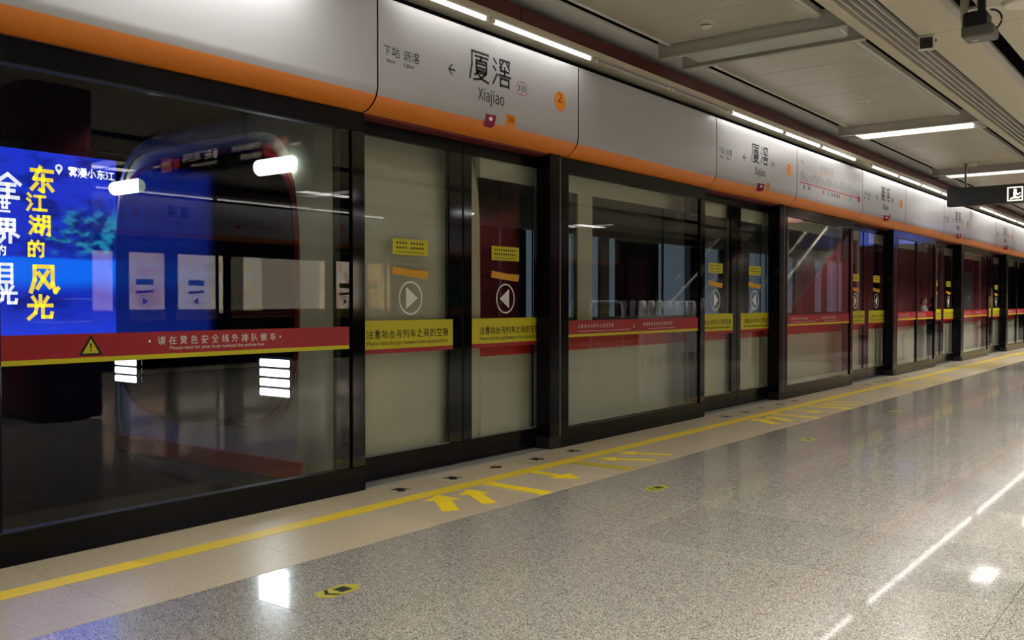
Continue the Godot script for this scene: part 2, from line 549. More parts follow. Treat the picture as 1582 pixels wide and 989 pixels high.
# ---------------------------------------------------------------- ceiling
func build_ceiling(opposite: bool) -> void:
	var c := structure("ceiling", "beige metal strip ceiling over the %s half of the platform" % ["opposite" if opposite else "near"])
	if opposite:
		c.position = Vector3(2.4, 0, -7.7 * 2.0)
		c.rotation.y = PI
	var z0 := -75.0
	var z1 := 9.0
	if opposite:
		z0 = -24.4
		z1 = 59.6
	# the edge over the screen doors
	part("light_board", boxed(Vector3(-4.37, 3.215, z0), Vector3(-4.12, 3.262, z1), 0.004), M.ceiling_beige, c)
	var step := 4.865
	var n0 := -14 if not opposite else -4
	var n1 := 2 if not opposite else 12
	for k in range(n0, n1):
		var a := -5.55 + k * step
		part("fascia_panel", boxed(Vector3(-4.23, 3.262, a + 0.004), Vector3(-4.2, 3.405, a + step - 0.004), 0.002), M.burgundy, c)
		part("soffit_panel", boxed(Vector3(-4.44, 3.5, a + 0.002), Vector3(-4.10, 3.53, a + step - 0.002), 0.002), M.ceiling_white, c)
	part("edge_trim", boxed(Vector3(-4.002, 3.497, z0), Vector3(-3.972, 3.56, z1), 0.002), M.ceiling_white, c)
	part("edge_trim", boxed(Vector3(-2.70, 3.49, z0), Vector3(-2.645, 3.56, z1), 0.002), M.ceiling_beam, c)
	var sl := begin()
	sweep_z(sl, PackedVector2Array([Vector2(-2.645, 3.50), Vector2(-2.62, 3.512), Vector2(-2.62, 3.56), Vector2(-2.645, 3.56)]), z0, z1)
	part("slot_cheek", sl, M.ceiling_beam, c)
	# the long beams and the slotted air grille
	part("long_beam", boxed(Vector3(-2.405, 3.39, z0), Vector3(-2.31, 3.62, z1), 0.004), M.ceiling_beige, c)
	for i in 4:
		var x := -2.262 + i * 0.055
		part("grille_slat", boxed(Vector3(x - 0.008, 3.39, z0), Vector3(x + 0.008, 3.43, z1), 0.003), M.ceiling_beam, c)
	part("grille_back", boxed(Vector3(-2.31, 3.45, z0), Vector3(-2.04, 3.62, z1)), M.sign_grey, c)  # dark grey sheet that deepens the gaps between the slats
	var bz := -8.09 - step * 14.0
	if opposite: bz = -8.09 - step * 3.0
	for k in 18:
		var a := bz + step * k
		part("flat_panel", boxed(Vector3(-2.04, 3.39, a + 0.004), Vector3(-1.69, 3.415, a + step - 0.004), 0.003), M.ceiling_beige, c)
		part("flat_panel", boxed(Vector3(-1.50, 3.39, a + 0.004), Vector3(-0.62, 3.415, a + step - 0.004), 0.003), M.ceiling_beige, c)
	var bv := begin()
	sweep_z(bv, PackedVector2Array([Vector2(-1.69, 3.39), Vector2(-1.655, 3.43), Vector2(-1.655, 3.46), Vector2(-1.69, 3.42)]), z0, z1)
	part("bevel_trim", bv, M.ceiling_beam, c)
	if not opposite:
		part("middle_panel", boxed(Vector3(-0.45, 3.45, z0), Vector3(2.85, 3.48, z1)), M.ceiling_beige, c)
		for i in 18:  # added fill downlights, out of view, to brighten the platform floor
			var z := 4.0 - i * 3.2
			for x in [0.35 if z > -17.0 else -1.86, 2.05]:
				var y := 3.45 if x > -1.0 else 3.39
				var st := begin()
				lathe(st, Vector3(x, y, z), [Vector2(0.085, 0.0), Vector2(0.10, -0.006), Vector2(0.11, 0.0)], 20)
				part("fill_downlight_rim", st, M.ceiling_white, c)
				st = begin()
				lathe(st, Vector3(x, y - 0.002, z), [Vector2(0.0, 0.0), Vector2(0.085, 0.0)], 20)
				part("fill_downlight_lamp", st, M.fill_downlight, c)
				var sp := SpotLight3D.new()
				sp.name = numbered("fill_downlight")
				add_child(sp)
				sp.position = Vector3(x, y - 0.01, z)
				sp.rotation.x = -PI / 2
				sp.spot_angle = 66
				sp.spot_angle_attenuation = 0.6
				sp.spot_range = 60
				sp.spot_attenuation = 2.0
				sp.light_size = 0.08
				sp.light_energy = 8.0
				sp.light_color = Color(1.0, 0.985, 0.955)
				sp.shadow_enabled = true
	# bays: cross beams with the light recess, and strip panels between them
	for b in range(-3 if not opposite else -3, 8 if not opposite else 4):
		var zb := -7.70 - step * b
		for zz in [zb + 0.26, zb - 0.20]:
			var fl := begin()
			box(fl, Vector3(-4.10, 3.39, zz - 0.06), Vector3(-2.42, 3.405, zz), 0.002)
			part("beam_flange", fl, M.ceiling_beam, c)
			part("beam_web", boxed(Vector3(-4.10, 3.405, zz - 0.03 - 0.012), Vector3(-2.42, 3.56, zz - 0.018), 0.002), M.ceiling_beam, c)
		var z := zb + 0.26
		part("cross_channel", boxed(Vector3(-4.05, 3.54, zb - 0.19), Vector3(-2.45, 3.56, zb + 0.19)), M.void_black if false else M.grey_case, c)
		var far := zb + step - 0.26
		var k := 0
		while z < far - 0.02:
			var z2: float = min(z + 0.667, far)
			part("strip_panel", boxed(Vector3(-3.97, 3.5, z + 0.0045), Vector3(-2.702, 3.512, z2 - 0.0045), 0.003), M.ceiling_metal, c)
			z = z2
			k += 1

# ---------------------------------------------------------------- platform screen doors
# local axes of a screen module: x to the platform, y up, -z to the viewer's right; the origin is the left edge of its door opening
const R := Vector3(0, 0, -1)
const U := Vector3(0, 1, 0)

func header_face(st: SurfaceTool, za: float, zb: float, y0: float, y1: float) -> void:
	# the smooth front of a header between heights y0 and y1: flat above 2.57, an arc of radius 0.155 below
	var pts := []
	var n := 12
	if y1 > 2.57:
		pts.append([Vector2(0.15, y1), Vector2(1, 0)])
	for i in n + 1:
		var a := PI / 2.0 * i / n
		var p := Vector2(-0.005 + 0.155 * cos(a), 2.57 - 0.155 * sin(a))
		if p.y <= y1 + 0.0001 and p.y >= y0 - 0.0001: pts.append([p, Vector2(cos(a), -sin(a))])
	for i in pts.size() - 1:
		var p: Vector2 = pts[i][0]
		var q: Vector2 = pts[i + 1][0]
		var v := [[p, za, pts[i][1]], [p, zb, pts[i][1]], [q, zb, pts[i + 1][1]], [q, za, pts[i + 1][1]]]
		for j in [0, 1, 2, 0, 2, 3]:
			st.set_normal(Vector3(v[j][2].x, v[j][2].y, 0))
			st.add_vertex(Vector3(v[j][0].x, v[j][0].y, v[j][1]))

func arc_y(deg: float) -> float:
	return 2.57 - 0.155 * sin(deg_to_rad(deg))

func make_header(label: String, za: float, zb: float, at: Vector3, turn: float) -> Node3D:
	var t := thing("header_panel", label, "header panel", at, turn, "")
	var a := za - 0.0065
	var b := zb + 0.0065
	var st := begin()
	header_face(st, a, b, arc_y(22.5), 3.134)
	quad(st, Vector3(0.15, 3.134, a), Vector3(0.15, 3.134, b), Vector3(0.1, 3.134, b), Vector3(0.1, 3.134, a))
	for z in [a, b]:
		quad(st, Vector3(0.15, 3.134, z), Vector3(0.1, 3.134, z), Vector3(0.1, 2.55, z), Vector3(0.15, 2.55, z))
	part("face", st, M.header_white, t)
	st = begin()
	header_face(st, a, b, 2.41, arc_y(22.5))
	part("orange_band", st, M.orange, t)
	st = begin()
	box(st, Vector3(-0.02, 2.53, b), Vector3(0.1, 3.13, a))
	part("backing", st, M.black_frame, t)
	st = begin()
	header_face(st, za - 0.0062, za + 0.0062, 2.41, 3.13)
	var j := part("joint", st, M.maroon_joint, t)
	j.position.x = 0.0004
	return t

func sign_on(t: Node3D, tagged := true) -> void:
	var o := Vector3(0.1505, 0, 0)
	var st := begin()
	glyphs(st, "厦滘", o + Vector3(0, 2.785, -0.875), R, U, 0.212, 0.085, 0.2)
	glyphs(st, "下站", o + Vector3(0, 2.772, -0.03), R, U, 0.068, 0.085, 0.12)
	glyphs(st, "沥滘", o + Vector3(0, 2.772, -0.212), R, U, 0.068, 0.085, 0.12)
	latin(st, "Xiajiao", o + Vector3(0, 2.652, -0.965), R, U, 0.086, 0.30)
	latin(st, "Next", o + Vector3(0, 2.733, -0.06), R, U, 0.022, 0.075)
	latin(st, "Lijiao", o + Vector3(0, 2.733, -0.215), R, U, 0.022, 0.095)
	# the arrow to the left
	slab(st, PackedVector2Array([Vector2(0, 0), Vector2(0.038, 0.038), Vector2(0.05, 0.038), Vector2(0.02, 0.006), Vector2(0.075, 0.006), Vector2(0.075, -0.006), Vector2(0.02, -0.006), Vector2(0.05, -0.038), Vector2(0.038, -0.038)]), o + Vector3(0, 2.806, -0.643), R, U, 0.0005)
	part("lettering", st, M.ink, t)
	st = begin()
	var c := o + Vector3(0, 2.822, -1.484)
	for s in [-1.0, 1.0]:
		for i in 12:
			var a0 := PI / 12 * i - PI / 2
			var a1 := PI / 12 * (i + 1) - PI / 2
			var m: Vector3 = c + R * s * 0.028
			quad(st, m + R * s * cos(a0) * 0.046 + U * sin(a0) * 0.046, m + R * s * cos(a0) * 0.05 + U * sin(a0) * 0.05, m + R * s * cos(a1) * 0.05 + U * sin(a1) * 0.05, m + R * s * cos(a1) * 0.046 + U * sin(a1) * 0.046)
		slab(st, rect2(-0.028, s * 0.048 - 0.002, 0.028, s * 0.048 + 0.002), c, R, U, 0.0004)
	slab(st, rect2(-0.012, -0.048, -0.009, 0.048), c, R, U, 0.0004)
	part("code_outline", st, M.red_ink, t)
	st = begin()
	latin(st, "3", c + R * -0.055 + U * -0.022, R, U, 0.045, 0.026)
	latin(st, "05", c + R * -0.002 + U * -0.022, R, U, 0.045, 0.055)
	part("code_number", st, M.ink, t)
	st = begin()
	slab(st, disc(0.078), o + Vector3(0, 2.812, -1.985), R, U, 0.001)
	part("number_disc", st, M.orange_disc, t)
	st = begin()
	latin(st, "2", o + Vector3(0.002, 2.805, -1.957), R, U, 0.07, 0.052)
	part("disc_number", st, M.brown_ink, t)
	if tagged:
		# the purple wedge that sticks out with the door's letter, and the orange door number beside it
		st = begin()
		var w := Vector3(0.148, 2.515, -1.09)
		var p := [w + Vector3(0, 0.048, 0.04), w + Vector3(0, 0.04, -0.04), w + Vector3(0.07, 0.032, 0), w + Vector3(-0.015, -0.04, 0.038), w + Vector3(-0.015, -0.042, -0.038), w + Vector3(0.05, -0.038, 0)]
		quad(st, p[0], p[2], p[5], p[3])
		quad(st, p[2], p[1], p[4], p[5])
		tri(st, p[0], p[1], p[2])
		tri(st, p[3], p[5], p[4])
		quad(st, p[0], p[3], p[4], p[1])
		part("door_wedge", st, M.purple, t)
		st = begin()
		slab(st, disc(0.014, 16), (p[0] + p[2]) / 2 + U * -0.03 + Vector3(0.001, 0, 0.002), (p[2] - p[0]).normalized(), U, 0.001)
		part("wedge_mark", st, M.white_print, t)
		st = begin()
		var z := -1.345
		header_face(st, z + 0.057, z - 0.057, arc_y(28.0), 2.60)
		var g := part("door_number_tag", st, M.orange_disc, t)
		g.position.x = 0.0015
		st = begin()
		latin(st, "16", Vector3(0.1535, 2.545, z + 0.036), R, U, 0.045, 0.07)
		part("door_number", st, M.brown_ink, t)

func map_on(t: Node3D, za: float) -> void:
	# a line diagram: red line with slanted ticks for station names, coloured squares of the lines that cross
	var o := Vector3(0.1505, 0, za)
	var red := begin()
	var grey := begin()
	slab(red, rect2(0.10, 2.705, 2.40, 2.716), o, R, U, 0.0004)
	var rng := RandomNumberGenerator.new()
	rng.seed = 11
	for i in 30:
		var x := 0.12 + i * 0.078
		var h := 0.07 + rng.randf() * 0.07
		slab(grey, PackedVector2Array([Vector2(x, 2.735), Vector2(x + 0.012, 2.735), Vector2(x + 0.012 + h * 0.45, 2.735 + h), Vector2(x + h * 0.45, 2.735 + h)]), o, R, U, 0.0004)
		slab(red, disc(0.009, 10).duplicate() if false else rect2(x - 0.004, 2.70, x + 0.01, 2.722), o, R, U, 0.0005)
	var orange := begin()
	slab(orange, rect2(0.78, 2.895, 1.34, 2.905), o, R, U, 0.0004)
	for i in 7:
		var x := 0.8 + i * 0.078
		slab(grey, PackedVector2Array([Vector2(x, 2.915), Vector2(x + 0.01, 2.915), Vector2(x + 0.05, 3.0), Vector2(x + 0.04, 3.0)]), o, R, U, 0.0004)
	glyphs(grey, "下站", o + Vector3(0, 2.94, -0.12), R, U, 0.05)
	part("route_line", red, M.red_ink, t)
	part("branch_line", orange, M.orange_disc, t)
	part("station_names", grey, M.ink, t).set_meta("kind", "stuff")
	var cols := [Color(0.1, 0.45, 0.25), Color(0.2, 0.3, 0.6), Color(0.75, 0.2, 0.2), Color(0.9, 0.7, 0.1), Color(0.2, 0.6, 0.75), Color(0.5, 0.2, 0.5)]
	var xs := [0.25, 0.42, 0.95, 1.04, 1.14, 1.28, 1.38, 1.48, 1.57, 1.8, 2.05]
	for i in xs.size():
		var key := "map_dot_%d" % (i % 6)
		if not M.has(key): mat(key, cols[i % 6], 0.5)
		var st := begin()
		slab(st, rect2(xs[i] - 0.022, 2.635, xs[i] + 0.022, 2.685), o, R, U, 0.0005)
		part("line_square", st, M[key], t)
	var st2 := begin()
	slab(st2, rect2(2.37, 2.66, 2.48, 2.74), o, R, U, 0.0006)
	part("end_square", st2, M.red_ink, t)

func triangle_sign(red: Node3D, c: Vector3, s: float) -> void:
	var st := begin()
	slab(st, PackedVector2Array([Vector2(-0.58, -0.42), Vector2(0.58, -0.42), Vector2(0.62, -0.34), Vector2(0.05, 0.58), Vector2(-0.05, 0.58), Vector2(-0.62, -0.34)]).duplicate(), c, R * s, U * s, 0.0008 / (s * s))
	part("warning_triangle", st, M.ink, red)
	st = begin()
	slab(st, PackedVector2Array([Vector2(-0.43, -0.31), Vector2(0.43, -0.31), Vector2(0.0, 0.42)]), c + Vector3(0.0008, 0, 0), R * s, U * s, 0.0006 / (s * s))
	part("triangle_field", st, M.band_yellow, red)
	st = begin()
	slab(st, PackedVector2Array([Vector2(-0.05, 0.2), Vector2(-0.03, -0.08), Vector2(0.03, -0.08), Vector2(0.05, 0.2)]), c + Vector3(0.0015, 0, 0), R * s, U * s, 0.0004 / (s * s))
	slab(st, rect2(-0.04, -0.21, 0.04, -0.13), c + Vector3(0.0015, 0, 0), R * s, U * s, 0.0004 / (s * s))
	part("exclamation_mark", st, M.ink, red)

func make_fixed(label: String, at: Vector3, turn: float, first := false, mullion := 0.0) -> Node3D:
	# glass wall between two doors: local z from -2.19 to -4.865
	var t := thing("screen_panel", label, "glass panel", at, turn, "")
	var a := -2.19
	var b := -4.86
	var g0 := -2.31
	var g1 := -4.45
	if first: g1 = -4.615
	var st := begin()
	box(st, Vector3(-0.04, 0.0, b), Vector3(0.018, 0.155, a), 0.004)
	part("bottom_rail", st, M.black_frame, t)
	part("top_rail", boxed(Vector3(-0.04, 2.29, b), Vector3(0.018, 2.41, a), 0.004), M.black_frame, t)
	part("stile", boxed(Vector3(-0.04, 0.155, g0), Vector3(0.018, 2.29, a), 0.004), M.black_frame, t)
	part("stile", boxed(Vector3(-0.10, 0.155, b), Vector3(0.018, 2.29, b + 0.11), 0.004), M.black_glass, t)
	part("added_matte_strip", boxed(Vector3(-0.042, 0.150, g1), Vector3(0.016, 0.158, g0), 0.002), M.rubber, t)  # added matte strip, hides light glinting off the bottom rail
	part("added_matte_strip", boxed(Vector3(-0.042, 2.286, g1), Vector3(0.016, 2.296, g0), 0.002), M.rubber, t)  # same added strip, hides the blue glint under the top rail
	if mullion != 0.0:
		part("mullion", boxed(Vector3(-0.03, 0.155, mullion - 0.03), Vector3(0.012, 2.29, mullion + 0.03), 0.003), M.black_frame, t)
	part("glass", boxed(Vector3(-0.012, 0.155, g1), Vector3(0.0, 2.29, g0)), M.platform_glass, t)
	part("tinted_glass", boxed(Vector3(-0.012, 0.155, b + 0.11), Vector3(0.0, 2.29, g1)), M.edge_glass, t)
	var e := g1 - 0.12
	if not first: e = b + 0.13
	var red := part("warning_band", boxed(Vector3(0.0005, 0.936, e), Vector3(0.0022, 1.052, g0)), M.band_red, t)
	part("yellow_edge", boxed(Vector3(0.0005, 0.912, e), Vector3(0.0024, 0.936, g0)), M.band_yellow, t)
	if first:
		var z0 := DOOR0 + PITCH
		st = begin()
		glyphs(st, "请在黄色安全线外排队候车", Vector3(0.003, 0.984, -2.685 - z0), R, U, 0.044, 0.1, 0.47)
		latin(st, "Please wait for your train behind the yellow line", Vector3(0.003, 0.957, -2.755 - z0), R, U, 0.016, 0.60)
		for z in [-2.64, -3.47]:
			slab(st, rect2(-0.006, 0.998, 0.006, 1.01), Vector3(0.0028, 0, z - z0), R, U, 0.0004)
		part("lettering", st, M.white_print, red)
		triangle_sign(red, Vector3(0.0023, 0.985, -2.328 - z0), 0.095)
	else:
		st = begin()
		glyphs(st, "注意站台与列车之间的空隙", Vector3(0.003, 0.985, g0 - 0.16), R, U, 0.034, 0.1, 0.45)
		glyphs(st, "请在黄色安全线外排队候车", Vector3(0.003, 0.985, g0 - 1.28), R, U, 0.034, 0.1, 0.45)
		slab(st, rect2(0, 0.956, 0.88, 0.960), Vector3(0.0028, 0, g0 - 0.16), R, U, 0.0004)
		slab(st, rect2(0, 0.956, 0.55, 0.960), Vector3(0.0028, 0, g0 - 1.36), R, U, 0.0004)
		part("lettering", st, M.white_print, red)
		triangle_sign(red, Vector3(0.0023, 0.99, g0 - 1.1), 0.06)
	return t

func make_leaf(label: String, at: Vector3, turn: float, left: bool) -> Node3D:
	# one sliding leaf, 1.05 m wide; the free edge is the one at the middle of the door. local origin: middle of the leaf, front plane x = 0
	var t := thing("screen_door", label, "sliding door", at, turn, "")
	var s := 1.0 if left else -1.0     # +1: free edge to the viewer's right (-z)
	var free := -0.525 * s
	var fix := 0.525 * s
	var gf := free + (0.148 if left else -0.098) * s * 1.0
	if not left: gf = free - 0.098
	var gx := fix - 0.06 * s
	var lo: float = min(gf, gx)
	var hi: float = max(gf, gx)
	part("bottom_rail", boxed(Vector3(-0.04, 0.012, -0.525), Vector3(0, 0.17, 0.525), 0.004), M.black_frame, t)
	part("top_rail", boxed(Vector3(-0.04, 2.315, -0.525), Vector3(0, 2.44, 0.525), 0.004), M.black_frame, t)
	part("stile", boxed(Vector3(-0.04, 0.17, min(free, gf)), Vector3(0, 2.315, max(free, gf)), 0.004), M.black_glass, t)
	part("stile", boxed(Vector3(-0.04, 0.17, min(fix, gx)), Vector3(0, 2.315, max(fix, gx)), 0.004), M.black_frame, t)
	part("edge_seal", boxed(Vector3(-0.035, 0.02, min(free, free - 0.006 * s)), Vector3(-0.004, 2.43, max(free, free - 0.006 * s)), 0.003), M.rubber, t)
	part("glass", boxed(Vector3(-0.02, 0.17, lo), Vector3(-0.008, 2.315, hi)), M.platform_glass, t)
	part("sill_bead", boxed(Vector3(-0.008, 0.17, lo), Vector3(0.0, 0.182, hi), 0.002), M.grey_case, t)
	var st := begin()
	box(st, Vector3(-0.0065, 0.89, lo - (0.03 if not left else 0.04)), Vector3(-0.0045 + 0.006, 1.083, hi))
	var y := part("gap_notice", st, M.band_yellow, t)
	part("red_edge", boxed(Vector3(-0.0065, 0.86, lo - (0.03 if not left else 0.04)), Vector3(0.0015, 0.89, hi)), M.band_red, t)
	st = begin()
	var z := hi - 0.02
	if not left: z = hi - 0.09
	glyphs(st, "注意站台与列车之间的空隙", Vector3(0.0022, 0.962, z), R, U, 0.057, 0.1, 0.2 if left else 0.13)
	latin(st, "Please mind the gap between train and platform", Vector3(0.0022, 0.917, z), R, U, 0.024, 0.80 if left else 0.75)
	part("lettering", st, M.ink, y)
	# the notices stuck higher up: a yellow card with rows of small characters, a torn orange banner, and the ring with a triangle
	var c := 0.02
	if not left: c = 0.01
	var card := begin()
	slab(card, rect2(-0.175, 1.535, 0.175, 1.645), Vector3(-0.0065, 0, c), R, U, 0.001)
	var cd := part("notice_card", card, M.band_yellow, t)
	st = begin()
	for row in 2:
		for i in 10:
			if i == 4 and left: continue
			slab(st, rect2(-0.14 + i * 0.028, 1.61 - row * 0.033, -0.14 + i * 0.028 + 0.017, 1.624 - row * 0.033), Vector3(-0.0054, 0, c), R, U, 0.0003)
	slab(st, rect2(-0.14, 1.552, 0.13, 1.556), Vector3(-0.0054, 0, c), R, U, 0.0003)
	part("small_print", st, M.olive_yellow if false else M.ink, cd)
	st = begin()
	slab(st, PackedVector2Array([Vector2(-0.18, 1.40), Vector2(-0.02, 1.385), Vector2(0.165, 1.372), Vector2(0.18, 1.428), Vector2(0.02, 1.432), Vector2(-0.172, 1.452)]), Vector3(-0.0065, 0, c), R, U, 0.001)
	part("orange_banner", st, M.orange_banner if M.has("orange_banner") else mat("orange_banner", Color(0.85, 0.62, 0.10), 0.45), t)
	st = begin()
	ring(st, Vector3(-0.006, 1.236, c), R, U, 0.106, 0.118)
	var tri_x := s
	slab(st, PackedVector2Array([Vector2(-0.045 * tri_x, 0.077), Vector2(-0.045 * tri_x, -0.077), Vector2(0.072 * tri_x, 0)]), Vector3(-0.0065, 1.236, c), R, U, 0.0006)
	part("ring_arrow", st, M.frosted if M.has("frosted") else mat("frosted", Color(0.90, 0.91, 0.90), 0.6), t)
	return t

func make_post(label: String, at: Vector3, turn: float) -> Node3D:
	var t := thing("door_post", label, "post", at, turn, "")
	part("column", boxed(Vector3(-0.118, 0.09, -2.188), Vector3(0.024, 2.42, -2.03), 0.005), M.black_frame, t)
	part("foot", boxed(Vector3(-0.118, 0.007, -2.189), Vector3(0.028, 0.10, -2.02), 0.004), M.rubber, t)
	part("edge_strip", boxed(Vector3(0.022, 0.1, -2.18), Vector3(0.026, 2.40, -2.165), 0.001), M.grey_case, t)
	var st := begin()
	lathe(st, Vector3(0, 0, 0), [Vector2(0.0, 0.003), Vector2(0.004, 0.003), Vector2(0.006, 0.0)], 10)
	var s := part("screw", st, M.steel, t, Vector3(0.024, 0.05, -2.11))
	s.rotation.z = -PI / 2
	return t

func build_screens() -> void:
	# near side: the screen wall the camera looks at
	make_fixed("wide glass screen panel at left with large white queueing words on its red band", Vector3(XP, 0, DOOR0 + PITCH), 0, true, -2.60)
	make_header("plain white header panel at far left over the wide glass screen, without lettering", 0.02 - 2.27, -4.845, Vector3(XP, 0, DOOR0 + PITCH), 0)
	for k in 9:
		var at := Vector3(XP, 0, DOOR0 - PITCH * k)
		var nth: String = ORD[k]
		if k < 8:
			make_fixed("glass screen panel with red band between the %s and %s door pairs" % [nth, ORD[k + 1]], at, 0, false, -3.55 if k == 2 or k == 4 else 0.0)
		make_leaf("left glass leaf of the %s platform door pair, arrow pointing right" % nth, at + Vector3(-0.125, 0, -0.585), 0, true)
		make_leaf("right glass leaf of the %s platform door pair, arrow pointing left" % nth, at + Vector3(-0.125, 0, -1.65), 0, false)
		make_post("black post at the right of the %s platform door pair" % nth, at, 0)
		var lt := thing("door_lintel", "dark lintel above the %s platform door pair" % nth, "lintel", at, 0, "door lintels")
		part("beam", boxed(Vector3(-0.12, 2.40, -2.03), Vector3(0.004, 2.44, 0.0), 0.003), M.maroon_joint, lt)
		if k < 7:
			var h := make_header("white header panel with the station name above the %s platform door pair" % nth, 0.02, -2.25, at, 0)
			sign_on(h)
			var second := "plain white header panel between the %s and %s station name panels" % [nth, ORD[k + 1]]
			if k == 1: second = "white header panel with the red route diagram of the line"
			h = make_header(second, -2.25, -4.845, at, 0)
			if k == 1: map_on(h, -2.25)
	# opposite side: seen only as reflections in the glass
	for k in range(-3, 2):
		var at := Vector3(XQ, 0, QDOOR0 + PITCH * k)
		var nth: String = ORD[1 - k]
		make_fixed("glass screen panel on the opposite platform side, beside its %s door pair" % nth, at, PI)
		make_leaf("left leaf of the %s door pair on the opposite platform side" % nth, at + Vector3(0.125, 0, 0.585), PI, true)
		make_leaf("right leaf of the %s door pair on the opposite platform side" % nth, at + Vector3(0.125, 0, 1.65), PI, false)
		make_post("black post of the %s door pair on the opposite platform side" % nth, at, PI)
		var h := make_header("station name header over the %s door pair on the opposite platform side" % nth, 0.02, -2.25, at, PI)
		sign_on(h, false)
		h = make_header("second header after the %s door pair on the opposite platform side" % nth, -2.25, -4.845, at, PI)
		if k == -1: map_on(h, -2.25)

# ---------------------------------------------------------------- tube lamps above the screens
func build_tubes() -> void:
	# start, end and whether it is lit
	var rows := [[0.9, -0.5, 1], [-0.55, -1.95, 0], [-2.0, -2.75, 1], [-2.78, -3.45, 1], [-3.55, -4.25, 0], [-4.3, -5.07, 1], [-5.11, -6.41, 1], [-6.46, -7.74, 0], [-7.78, -9.02, 0], [-9.07, -10.5, 1], [-10.54, -11.73, 1], [-11.77, -13.14, 1], [-13.86, -15.23, 1], [-15.27, -16.56, 1], [-16.6, -17.95, 1], [-17.99, -19.3, 1], [-19.34, -20.7, 1], [-21.2, -22.6, 1], [-22.64, -24.0, 1], [-24.04, -25.4, 1], [-25.5, -26.9, 1], [-27, -29.9, 1], [-30, -34.5, 1], [-35, -40, 1]]
	for i in rows.size():
		var a: float = rows[i][0]
		var b: float = rows[i][1]
		var lit: bool = rows[i][2] == 1
		tube_lamp(Vector3(-4.135, 0, a), b - a, lit, "%s tube lamp above the screen headers, %s of its row from the near end" % ["lit white" if lit else "dark unlit", nth_of(i)], false)
	for i in 12:
		var a := -1.0 - i * 2.4
		tube_lamp(Vector3(6.535, 0, a), -2.34, i > 1 and i < 6, "%s tube lamp above the opposite screen headers, %s of its row" % ["lit" if i > 1 and i < 6 else "unlit", nth_of(i)], true)

func nth_of(i: int) -> String:
	var words := ORD + ["sixteenth", "seventeenth", "eighteenth", "nineteenth", "twentieth", "twenty-first", "twenty-second", "twenty-third", "twenty-fourth"]
	return "first" if i == 0 else words[i]

func tube_lamp(at: Vector3, len: float, lit: bool, label: String, opposite: bool) -> void:
	var t := thing("tube_lamp", label, "tube lamp", at, 0, "tube lamps above the screen doors")
	var y := 3.186
	part("batten", boxed(Vector3(-0.018, y + 0.014, len), Vector3(0.018, 3.2155, 0), 0.003), M.ceiling_white if lit else M.tube_off, t)  # lamp light put into the colour: paler batten when lit, greyer when off
	var st := begin()
	tube(st, [Vector3(0, y, -0.03), Vector3(0, y, len + 0.03)], 0.0135, 12)
	part("tube_bulb", st, M.tube_lit if lit else M.tube_off, t)
	for z in [-0.0, len + 0.03]:
		part("end_cap", boxed(Vector3(-0.016, y - 0.014, z - 0.03), Vector3(0.016, y + 0.016, z), 0.003), M.plastic_white, t)
	if lit:
		lamp(Vector3(at.x, y - 0.0145, at.z + len / 2), Vector2(absf(len), 0.024), (0.6 if at.z > -3.0 and at.z < -1.0 else 0.07) * absf(len), Color(1.0, 0.985, 0.965), Vector3.DOWN, "tube")  # out-of-view tubes near the left end run stronger, brightening the left header

